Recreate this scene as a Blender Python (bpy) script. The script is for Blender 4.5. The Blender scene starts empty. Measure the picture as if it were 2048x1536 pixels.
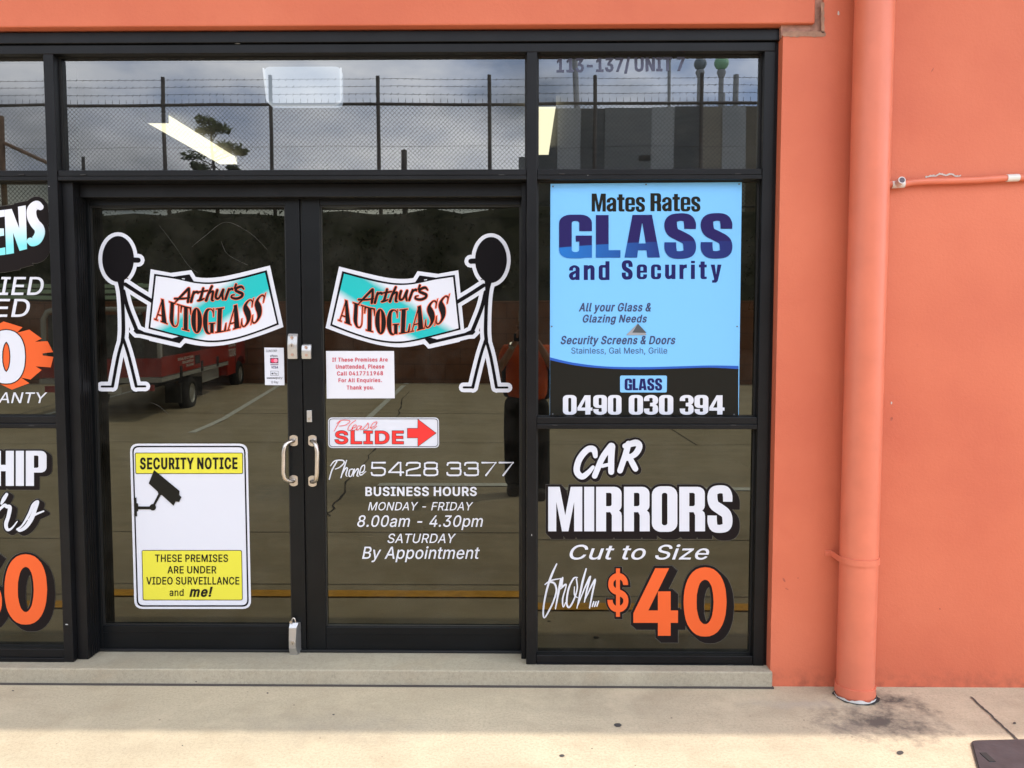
import bpy, bmesh, math, random
from mathutils import Vector, Matrix
from mathutils.geometry import delaunay_2d_cdt
random.seed(7)
R = math.radians
S = bpy.context.scene
COL = S.collection

# ------------------------------------------------------------ camera
DCAM, HCAM, FPX = 3.5, 1.567, 1600.0
PITCH, YAW = 3.50, 0.69
cam = bpy.data.cameras.new('camera'); cam.sensor_width = 36.0; cam.lens = FPX/2048*36.0
cam.clip_start = 0.02; cam.clip_end = 2000
camo = bpy.data.objects.new('camera', cam); COL.objects.link(camo)
camo.location = (0, -DCAM, HCAM); camo.rotation_euler = (R(90-PITCH), 0, R(YAW))
S.camera = camo

# ------------------------------------------------------------ sky and sun
SUN_EL, SUN_AZ = 58.0, 110.8           # azimuth clockwise from +Y
w = bpy.data.worlds.new('World'); S.world = w; w.use_nodes = True
nt = w.node_tree; nt.nodes.clear()
def wn(t, **k):
    n = nt.nodes.new(t)
    for a, b in k.items(): setattr(n, a, b)
    return n
out = wn('ShaderNodeOutputWorld'); bg = wn('ShaderNodeBackground'); bg.inputs[1].default_value = 0.10
sky = wn('ShaderNodeTexSky', sky_type='NISHITA', sun_disc=False)
sky.sun_elevation = R(SUN_EL); sky.sun_rotation = R(SUN_AZ); sky.air_density = 1.0; sky.dust_density = 1.5
tc = wn('ShaderNodeTexCoord'); mp = wn('ShaderNodeMapping'); mp.inputs['Scale'].default_value = (2.2, 2.2, 5.0); mp.inputs['Rotation'].default_value = (0, R(28), 0)
mp.inputs['Location'].default_value = (3.3, 0.4, 1.3)
no = wn('ShaderNodeTexNoise'); no.inputs['Scale'].default_value = 1.5; no.inputs['Detail'].default_value = 7; no.inputs['Roughness'].default_value = 0.52
n2 = wn('ShaderNodeTexNoise'); n2.inputs['Scale'].default_value = 2.6; n2.inputs['Detail'].default_value = 6
rp = wn('ShaderNodeValToRGB'); rp.color_ramp.elements[0].position = 0.30; rp.color_ramp.elements[1].position = 0.50
rp2 = wn('ShaderNodeValToRGB'); rp2.color_ramp.elements[0].position = 0.34; rp2.color_ramp.elements[1].position = 0.68
rp2.color_ramp.elements[0].color = (7.5, 10.0, 15.0, 1); rp2.color_ramp.elements[1].color = (29, 29.5, 30, 1)
mx = wn('ShaderNodeMixRGB')
L = nt.links.new
L(tc.outputs['Generated'], mp.inputs[0]); L(mp.outputs[0], no.inputs['Vector']); L(mp.outputs[0], n2.inputs['Vector'])
L(no.outputs[0], rp.inputs[0]); L(n2.outputs[0], rp2.inputs[0])
dk = wn('ShaderNodeMixRGB', blend_type='MULTIPLY'); dk.inputs[0].default_value = 1; dk.inputs[2].default_value = (0.95, 0.95, 0.95, 1)
L(sky.outputs[0], dk.inputs[1]); L(dk.outputs[0], mx.inputs[1]); L(rp2.outputs[0], mx.inputs[2]); L(rp.outputs[0], mx.inputs[0])
vd = wn('ShaderNodeVectorMath', operation='DOT_PRODUCT'); vd.inputs[1].default_value = (.80, -.28, .53); L(tc.outputs['Generated'], vd.inputs[0])
mr = wn('ShaderNodeMapRange'); mr.inputs[1].default_value = -.35; mr.inputs[2].default_value = 1.0; mr.inputs[3].default_value = .80; mr.inputs[4].default_value = 1.9; L(vd.outputs['Value'], mr.inputs[0])
ml = wn('ShaderNodeMixRGB', blend_type='MULTIPLY'); ml.inputs[0].default_value = 1; L(mx.outputs[0], ml.inputs[1]); L(mr.outputs[0], ml.inputs[2])
L(ml.outputs[0], bg.inputs[0]); L(bg.outputs[0], out.inputs[0])
sun = bpy.data.lights.new('sun', 'SUN'); sun.energy = 3.4; sun.angle = R(0.6); sun.color = (1.0, 0.93, 0.82)
so = bpy.data.objects.new('sun', sun); COL.objects.link(so)
sd = Vector((math.sin(R(SUN_AZ))*math.cos(R(SUN_EL)), math.cos(R(SUN_AZ))*math.cos(R(SUN_EL)), math.sin(R(SUN_EL))))
so.rotation_euler = sd.to_track_quat('Z', 'Y').to_euler(); so.location = (4, -6, 12)
S.view_settings.view_transform = 'Standard'; S.view_settings.look = 'None'; S.view_settings.gamma = 1
S.view_settings.exposure = 0.12
S.cycles.max_bounces = 10; S.cycles.transparent_max_bounces = 16; S.cycles.use_denoising = True

# ------------------------------------------------------------ pixel -> point on a facade plane (photo pixels, 2048 wide)
_m = camo.rotation_euler.to_matrix()
def ray(px, py): return _m @ Vector((px-1024, 768-py, -FPX))
def at(px, py, Y):
    d = ray(px, py); t = (Y+DCAM)/d.y
    return Vector((d.x*t, Y, HCAM+d.z*t))
def atg(px, py, z=0.0):
    d = ray(px, py); t = (z-HCAM)/d.z
    return Vector((d.x*t, -DCAM+d.y*t, z))

# ------------------------------------------------------------ materials
MATS = {}
def mat(name, col, rough=0.5, metal=0.0, spec=0.5, var=0.0, vscale=8.0, bump=0.0, bscale=60.0, emis=None, es=0.0, coord='Object'):
    if name in MATS: return MATS[name]
    m = bpy.data.materials.new(name); m.use_nodes = True; t = m.node_tree; b = t.nodes['Principled BSDF']
    b.inputs['Base Color'].default_value = (*col, 1); b.inputs['Roughness'].default_value = rough; b.inputs['Metallic'].default_value = metal
    b.inputs['Specular IOR Level'].default_value = spec
    tcn = t.nodes.new('ShaderNodeTexCoord')
    if var:
        n = t.nodes.new('ShaderNodeTexNoise'); n.inputs['Scale'].default_value = vscale; n.inputs['Detail'].default_value = 6
        t.links.new(tcn.outputs[coord], n.inputs['Vector'])
        r = t.nodes.new('ShaderNodeValToRGB'); r.color_ramp.elements[0].position = .3; r.color_ramp.elements[1].position = .7
        r.color_ramp.elements[0].color = (*[c*(1-var) for c in col], 1); r.color_ramp.elements[1].color = (*[min(1, c*(1+var)) for c in col], 1)
        t.links.new(n.outputs[0], r.inputs[0]); t.links.new(r.outputs[0], b.inputs['Base Color'])
    if bump:
        n = t.nodes.new('ShaderNodeTexNoise'); n.inputs['Scale'].default_value = bscale; n.inputs['Detail'].default_value = 4
        t.links.new(tcn.outputs[coord], n.inputs['Vector'])
        bp = t.nodes.new('ShaderNodeBump'); bp.inputs['Strength'].default_value = bump; bp.inputs['Distance'].default_value = 0.01
        t.links.new(n.outputs[0], bp.inputs['Height']); t.links.new(bp.outputs[0], b.inputs['Normal'])
    if emis: b.inputs['Emission Color'].default_value = (*emis, 1); b.inputs['Emission Strength'].default_value = es
    MATS[name] = m
    return m
def glass(name, tint, refl, rcol=(1, 1, 1)):
    m = bpy.data.materials.new(name); m.use_nodes = True; t = m.node_tree; t.nodes.clear()
    o = t.nodes.new('ShaderNodeOutputMaterial'); tr = t.nodes.new('ShaderNodeBsdfTransparent'); gl = t.nodes.new('ShaderNodeBsdfGlossy')
    tr.inputs[0].default_value = (*tint, 1); gl.inputs['Roughness'].default_value = 0.0; gl.inputs[0].default_value = (*rcol, 1)
    lw = t.nodes.new('ShaderNodeFresnel'); lw.inputs[0].default_value = refl
    # float-glass waviness bends the reflection slightly
    tcn = t.nodes.new('ShaderNodeTexCoord'); n = t.nodes.new('ShaderNodeTexNoise'); n.inputs['Scale'].default_value = 1.3; n.inputs['Detail'].default_value = 1.5
    t.links.new(tcn.outputs['Object'], n.inputs['Vector'])
    bp = t.nodes.new('ShaderNodeBump'); bp.inputs['Strength'].default_value = 0.05; bp.inputs['Distance'].default_value = 0.01
    t.links.new(n.outputs[0], bp.inputs['Height']); t.links.new(bp.outputs[0], gl.inputs['Normal'])
    # thin uneven film of dust
    df = t.nodes.new('ShaderNodeBsdfDiffuse'); df.inputs[0].default_value = (.55, .52, .45, 1); nd = t.nodes.new('ShaderNodeTexNoise'); nd.inputs['Scale'].default_value = 3.5; nd.inputs['Detail'].default_value = 9; nd.inputs['Roughness'].default_value = .7
    t.links.new(tcn.outputs['Object'], nd.inputs['Vector']); rd = t.nodes.new('ShaderNodeValToRGB'); rd.color_ramp.elements[0].position = .42; rd.color_ramp.elements[1].position = .8; rd.color_ramp.elements[0].color = (.002, .002, .002, 1); rd.color_ramp.elements[1].color = (.045, .045, .045, 1)
    t.links.new(nd.outputs[0], rd.inputs[0]); md = t.nodes.new('ShaderNodeMixShader'); t.links.new(rd.outputs[0], md.inputs[0]); t.links.new(tr.outputs[0], md.inputs[1]); t.links.new(df.outputs[0], md.inputs[2]); tr = md
    mxs = t.nodes.new('ShaderNodeMixShader')
    t.links.new(lw.outputs[0], mxs.inputs[0]); t.links.new(tr.outputs[0], mxs.inputs[1]); t.links.new(gl.outputs[0], mxs.inputs[2])
    t.links.new(mxs.outputs[0], o.inputs[0]); MATS[name] = m
    return m
def ink(name, col, rough=0.45): return mat('ink_'+name, col, rough=rough, spec=0.06)
INK = {k: ink(k, c) for k, c in dict(white=(.61, .62, .68), black=(.006, .005, .006), orange=(.70, .115, .032), red=(.72, .045, .04),
    navy=(.017, .016, .095), yellow=(.66, .61, .06), dark=(.016, .015, .012), grey=(.07, .075, .11), edge=(.12, .115, .10),
    blue=(.03, .10, .42), charcoal=(.035, .035, .037), tomato=(.80, .17, .09), pale=(.30, .31, .33), teal=(.03, .55, .55), shadow=(.013, .010, .010)).items()}

def nodes_of(name, rough=0.5):
    m = bpy.data.materials.new(name); m.use_nodes = True; MATS[name] = m
    return m, m.node_tree, m.node_tree.nodes['Principled BSDF']
def N(t, typ, **k):
    n = t.nodes.new(typ)
    for a, b in k.items():
        if a.startswith('i_'): n.inputs[int(a[2:])].default_value = b
        else: setattr(n, a, b)
    return n
def ramp(t, src, stops):
    r = t.nodes.new('ShaderNodeValToRGB'); e = r.color_ramp.elements
    while len(e) < len(stops): e.new(0.5)
    for q, (p, c) in zip(e, stops): q.position = p; q.color = (*c, 1) if len(c) == 3 else c
    t.links.new(src, r.inputs[0]); return r.outputs[0]
def noise(t, vec, scale, detail=5, rough=.55):
    n = t.nodes.new('ShaderNodeTexNoise'); n.inputs['Scale'].default_value = scale; n.inputs['Detail'].default_value = detail; n.inputs['Roughness'].default_value = rough
    t.links.new(vec, n.inputs['Vector']); return n.outputs[0]
def mixc(t, fac, a, b, mode='MIX'):
    n = t.nodes.new('ShaderNodeMixRGB'); n.blend_type = mode
    for i, v in enumerate((fac, a, b)):
        if hasattr(v, 'links'): t.links.new(v, n.inputs[i])
        elif isinstance(v, (int, float)): n.inputs[i].default_value = v
        else: n.inputs[i].default_value = (*v, 1)
    return n.outputs[0]
def math_(t, op, a, b=0.0):
    n = t.nodes.new('ShaderNodeMath'); n.operation = op
    for i, v in enumerate((a, b)):
        if hasattr(v, 'links'): t.links.new(v, n.inputs[i])
        else: n.inputs[i].default_value = v
    return n.outputs[0]

# painted render wall
m, t, b = nodes_of('coral_paint'); tcn = N(t, 'ShaderNodeTexCoord'); V = tcn.outputs['Object']
c = ramp(t, noise(t, V, 1.3, 5), [(.3, (.51, .119, .063)), (.5, (.56, .141, .073)), (.7, (.60, .160, .084))])
c = mixc(t, ramp(t, noise(t, V, 5.0, 6), [(.62, (0, 0, 0)), (.80, (.35,)*3)]), c, (.50, .105, .055))
c = mixc(t, ramp(t, noise(t, V, 26, 3), [(.70, (0, 0, 0)), (.78, (.35,)*3)]), c, (.45, .09, .055))
sp = N(t, 'ShaderNodeSeparateXYZ'); t.links.new(V, sp.inputs[0])
dirt = math_(t, 'MULTIPLY', ramp(t, sp.outputs[2], [(0.0, (1,)*3), (.10, (0,)*3)]), ramp(t, noise(t, V, 18, 6), [(.42, (0,)*3), (.68, (.8,)*3)]))
c = mixc(t, dirt, c, (.30, .085, .05))
t.links.new(c, b.inputs['Base Color']); b.inputs['Roughness'].default_value = .55; b.inputs['Specular IOR Level'].default_value = .3
bp = N(t, 'ShaderNodeBump'); bp.inputs['Strength'].default_value = .5; bp.inputs['Distance'].default_value = .004
t.links.new(noise(t, V, 70, 7, .72), bp.inputs['Height']); t.links.new(bp.outputs[0], b.inputs['Normal'])

# concrete ground, one sheet to the horizon
def concrete(name, lite, dark, stains=True):
    m, t, b = nodes_of(name); tcn = N(t, 'ShaderNodeTexCoord'); V = tcn.outputs['Object']
    c = ramp(t, noise(t, V, .9, 6), [(.32, dark), (.68, lite)])
    c = mixc(t, ramp(t, noise(t, V, 5, 8, .62), [(.50, (0,)*3), (.72, (.45,)*3)]), c, (.34, .26, .17))
    c = mixc(t, ramp(t, noise(t, V, 90, 3, .7), [(.44, (0,)*3), (.66, (.62,)*3)]), c, [x*.60 for x in lite])
    ms = N(t, 'ShaderNodeMapping'); ms.inputs['Scale'].default_value = (.35, 1.5, 1); t.links.new(V, ms.inputs[0])
    c = mixc(t, ramp(t, noise(t, ms.outputs[0], 1.6, 8, .66), [(.46, (0,)*3), (.62, (.5,)*3)]), c, [x*.62 for x in lite])
    c = mixc(t, ramp(t, noise(t, V, 3.2, 7, .7), [(.52, (0,)*3), (.66, (.4,)*3)]), c, [x*1.12 for x in lite])
    c = mixc(t, ramp(t, noise(t, V, 28, 6, .75), [(.50, (0,)*3), (.66, (.40,)*3)]), c, [x*.78 for x in lite])
    c = mixc(t, ramp(t, noise(t, V, 260, 2, .6), [(.52, (0,)*3), (.70, (.35,)*3)]), c, [x*1.25 for x in lite])
    vo = N(t, 'ShaderNodeTexVoronoi'); vo.inputs['Scale'].default_value = 7.0; t.links.new(V, vo.inputs['Vector'])
    c = mixc(t, ramp(t, vo.outputs[0], [(.020, (.8,)*3), (.036, (0,)*3)]), c, (.07, .06, .05))
    vo2 = N(t, 'ShaderNodeTexVoronoi'); vo2.inputs['Scale'].default_value = 31.0; t.links.new(V, vo2.inputs['Vector'])
    c = mixc(t, ramp(t, vo2.outputs[0], [(.03, (.6,)*3), (.06, (0,)*3)]), c, (.12, .10, .08))
    if stains:
        for (sx, sy, rx, ry, k, colr) in stains:
            mpn = N(t, 'ShaderNodeMapping'); mpn.inputs['Location'].default_value = (-sx/rx, -sy/ry, 0); mpn.inputs['Scale'].default_value = (1/rx, 1/ry, 0.0)
            t.links.new(V, mpn.inputs[0])
            ln = N(t, 'ShaderNodeVectorMath', operation='LENGTH'); t.links.new(mpn.outputs[0], ln.inputs[0])
            d = math_(t, 'ADD', ln.outputs[1], math_(t, 'MULTIPLY', math_(t, 'SUBTRACT', noise(t, V, 11, 9, .72), .5), 3.0))
            c = mixc(t, ramp(t, d, [(.0, (k,)*3), (.35, (k*.6,)*3), (1.15, (0,)*3)]), c, colr)
    t.links.new(c, b.inputs['Base Color']); b.inputs['Roughness'].default_value = .85; b.inputs['Specular IOR Level'].default_value = .25
    bp = N(t, 'ShaderNodeBump'); bp.inputs['Strength'].default_value = .35; bp.inputs['Distance'].default_value = .004
    t.links.new(noise(t, V, 120, 5, .7), bp.inputs['Height']); t.links.new(bp.outputs[0], b.inputs['Normal'])
    return m
sa, sb, sc_, sd_ = atg(1765, 1445), atg(1785, 1402), atg(1690, 1455), atg(1600, 1408)
concrete('concrete', (.55, .462, .325), (.45, .375, .265), [(sa.x, sa.y, .30, .19, .95, (.09, .08, .07)), (sb.x, sb.y, .18, .10, .95, (.08, .07, .06)), (sc_.x, sc_.y, .12, .10, .6, (.16, .14, .12)), (sd_.x, sd_.y, .3, .05, .5, (.36, .33, .28)), (-.7, -.40, .5, .16, .3, (.26, .23, .19)), (2.5, -.3, .3, .3, .3, (.33, .24, .14)), (-2.0, -4, 1.6, .7, .5, (.2, .19, .16)), (1.2, -2.6, 1.8, .5, .35, (.2, .18, .15))])
concrete('plinth_concrete', (.42, .37, .275), (.33, .29, .215), None)

FRAME = mat('black_powdercoat', (.0065, .0066, .0075), rough=.38, spec=.2, var=.25, vscale=7, bump=.05, bscale=9)
FRAME2 = mat('black_powdercoat_leaf', (.0045, .0052, .006), rough=.33, spec=.2, var=.2, vscale=6)
RUBBER = mat('rubber', (.004, .004, .004), rough=.6)
STEEL = mat('satin_steel', (.56, .51, .46), rough=.33, metal=1.0, var=.12, vscale=30)
CAST = mat('cast_lock', (.50, .49, .48), rough=.38, metal=.85)
CORAL = MATS['coral_paint']
CORALP = mat('coral_pipe_paint', (.61, .165, .095), rough=.38, spec=.4, var=.06, vscale=9, bump=.04, bscale=30)
PVC = mat('bare_pvc', (.62, .60, .57), rough=.4, var=.06)
DARKHOLE = mat('dark_hole', (.02, .02, .02), rough=.8)

# ------------------------------------------------------------ object helpers
def tag(o, label=None, cat=None, group=None, kind=None):
    if label: o['label'] = label
    if cat: o['category'] = cat
    if group: o['group'] = group
    if kind: o['kind'] = kind
    return o
def empty(name, loc=(0, 0, 0)):
    o = bpy.data.objects.new(name, None); o.location = loc; COL.objects.link(o); o.empty_display_size = .1
    return o
def thing(name, label, cat, loc=(0, 0, 0), group=None): return tag(empty(name, loc), label, cat, group)
class MB:
    def __init__(s): s.v = []; s.f = []; s.m = []; s.sm = []
    def add(s, vs, fs, mi=0, smooth=False):
        k = len(s.v); s.v += [tuple(x) for x in vs]; s.f += [tuple(i+k for i in f) for f in fs]; s.m += [mi]*len(fs); s.sm += [smooth]*len(fs); return s
    def box(s, x0, x1, y0, y1, z0, z1, mi=0, ch=0.0):
        if ch:
            bm = bmesh.new(); bmesh.ops.create_cube(bm, size=1, matrix=Matrix.Translation(((x0+x1)/2, (y0+y1)/2, (z0+z1)/2)) @ Matrix.Diagonal((x1-x0, y1-y0, z1-z0, 1)))
            bmesh.ops.bevel(bm, geom=bm.edges[:], offset=ch, segments=2, affect='EDGES', profile=.5)
            bm.verts.index_update(); s.add([v.co for v in bm.verts], [[v.index for v in f.verts] for f in bm.faces], mi); bm.free(); return s
        vs = [(x, y, z) for z in (z0, z1) for y in (y0, y1) for x in (x0, x1)]
        return s.add(vs, [(0, 2, 3, 1), (4, 5, 7, 6), (0, 1, 5, 4), (2, 6, 7, 3), (0, 4, 6, 2), (1, 3, 7, 5)], mi)
    def obox(s, M, sx, sy, sz, mi=0):
        vs = [M @ Vector((x*sx/2, y*sy/2, z*sz/2)) for z in (-1, 1) for y in (-1, 1) for x in (-1, 1)]
        return s.add(vs, [(0, 2, 3, 1), (4, 5, 7, 6), (0, 1, 5, 4), (2, 6, 7, 3), (0, 4, 6, 2), (1, 3, 7, 5)], mi)
    def tube(s, pts, r, n=12, mi=0, caps=True, smooth=True):
        pts = [Vector(p) for p in pts]; rs = r if isinstance(r, (list, tuple)) else [r]*len(pts); rings = []; k = len(s.v); up = None
        for i, p in enumerate(pts):
            d = (pts[min(i+1, len(pts)-1)]-pts[max(i-1, 0)]).normalized()
            if up is None: up = Vector((0, 0, 1)) if abs(d.z) < .9 else Vector((0, 1, 0))
            a = d.cross(up).normalized(); bb = a.cross(d).normalized(); up = bb
            for j in range(n):
                th = 2*math.pi*j/n; rings.append(p+a*math.cos(th)*rs[i]+bb*math.sin(th)*rs[i])
        fs = [(i*n+j, i*n+(j+1) % n, (i+1)*n+(j+1) % n, (i+1)*n+j) for i in range(len(pts)-1) for j in range(n)]
        s.add(rings, fs, mi, smooth)
        if caps: s.add(rings[:n], [tuple(reversed(range(n)))], mi); s.add(rings[-n:], [tuple(range(n))], mi)
        return s
    def cyl(s, p0, p1, r, n=16, mi=0): return s.tube([p0, p1], r, n, mi)
    def prism(s, poly, f, thick, mi=0):
        """poly in 2D, f maps (u,v,w) to 3D, thick along w"""
        n = len(poly)
        vs = [f(u, v, 0) for u, v in poly]+[f(u, v, thick) for u, v in poly]
        return s.add(vs, [tuple(range(n)), tuple(reversed(range(n, 2*n)))]+[(i, i+n, (i+1) % n+n, (i+1) % n) for i in range(n)], mi)
    def build(s, name, mats, parent=None, loc=None):
        me = bpy.data.meshes.new(name)
        base = Vector((0, 0, 0))
        if parent is not None: base = wloc(parent)
        if loc is not None: base = Vector(loc)
        me.from_pydata([tuple(Vector(v)-base) for v in s.v], [], s.f)
        for mm in (mats if isinstance(mats, (list, tuple)) else [mats]): me.materials.append(mm)
        for p, mi, sm in zip(me.polygons, s.m, s.sm): p.material_index = mi; p.use_smooth = sm
        me.update()
        bm = bmesh.new(); bm.from_mesh(me); bmesh.ops.recalc_face_normals(bm, faces=bm.faces); bm.to_mesh(me); bm.free()
        o = bpy.data.objects.new(name, me); COL.objects.link(o)
        if parent is not None:
            o.parent = parent; o.location = base-wloc(parent)
        else: o.location = base
        return o
def wloc(o):
    p = Vector(o.location)
    while o.parent: o = o.parent; p += Vector(o.location)
    return p

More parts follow.
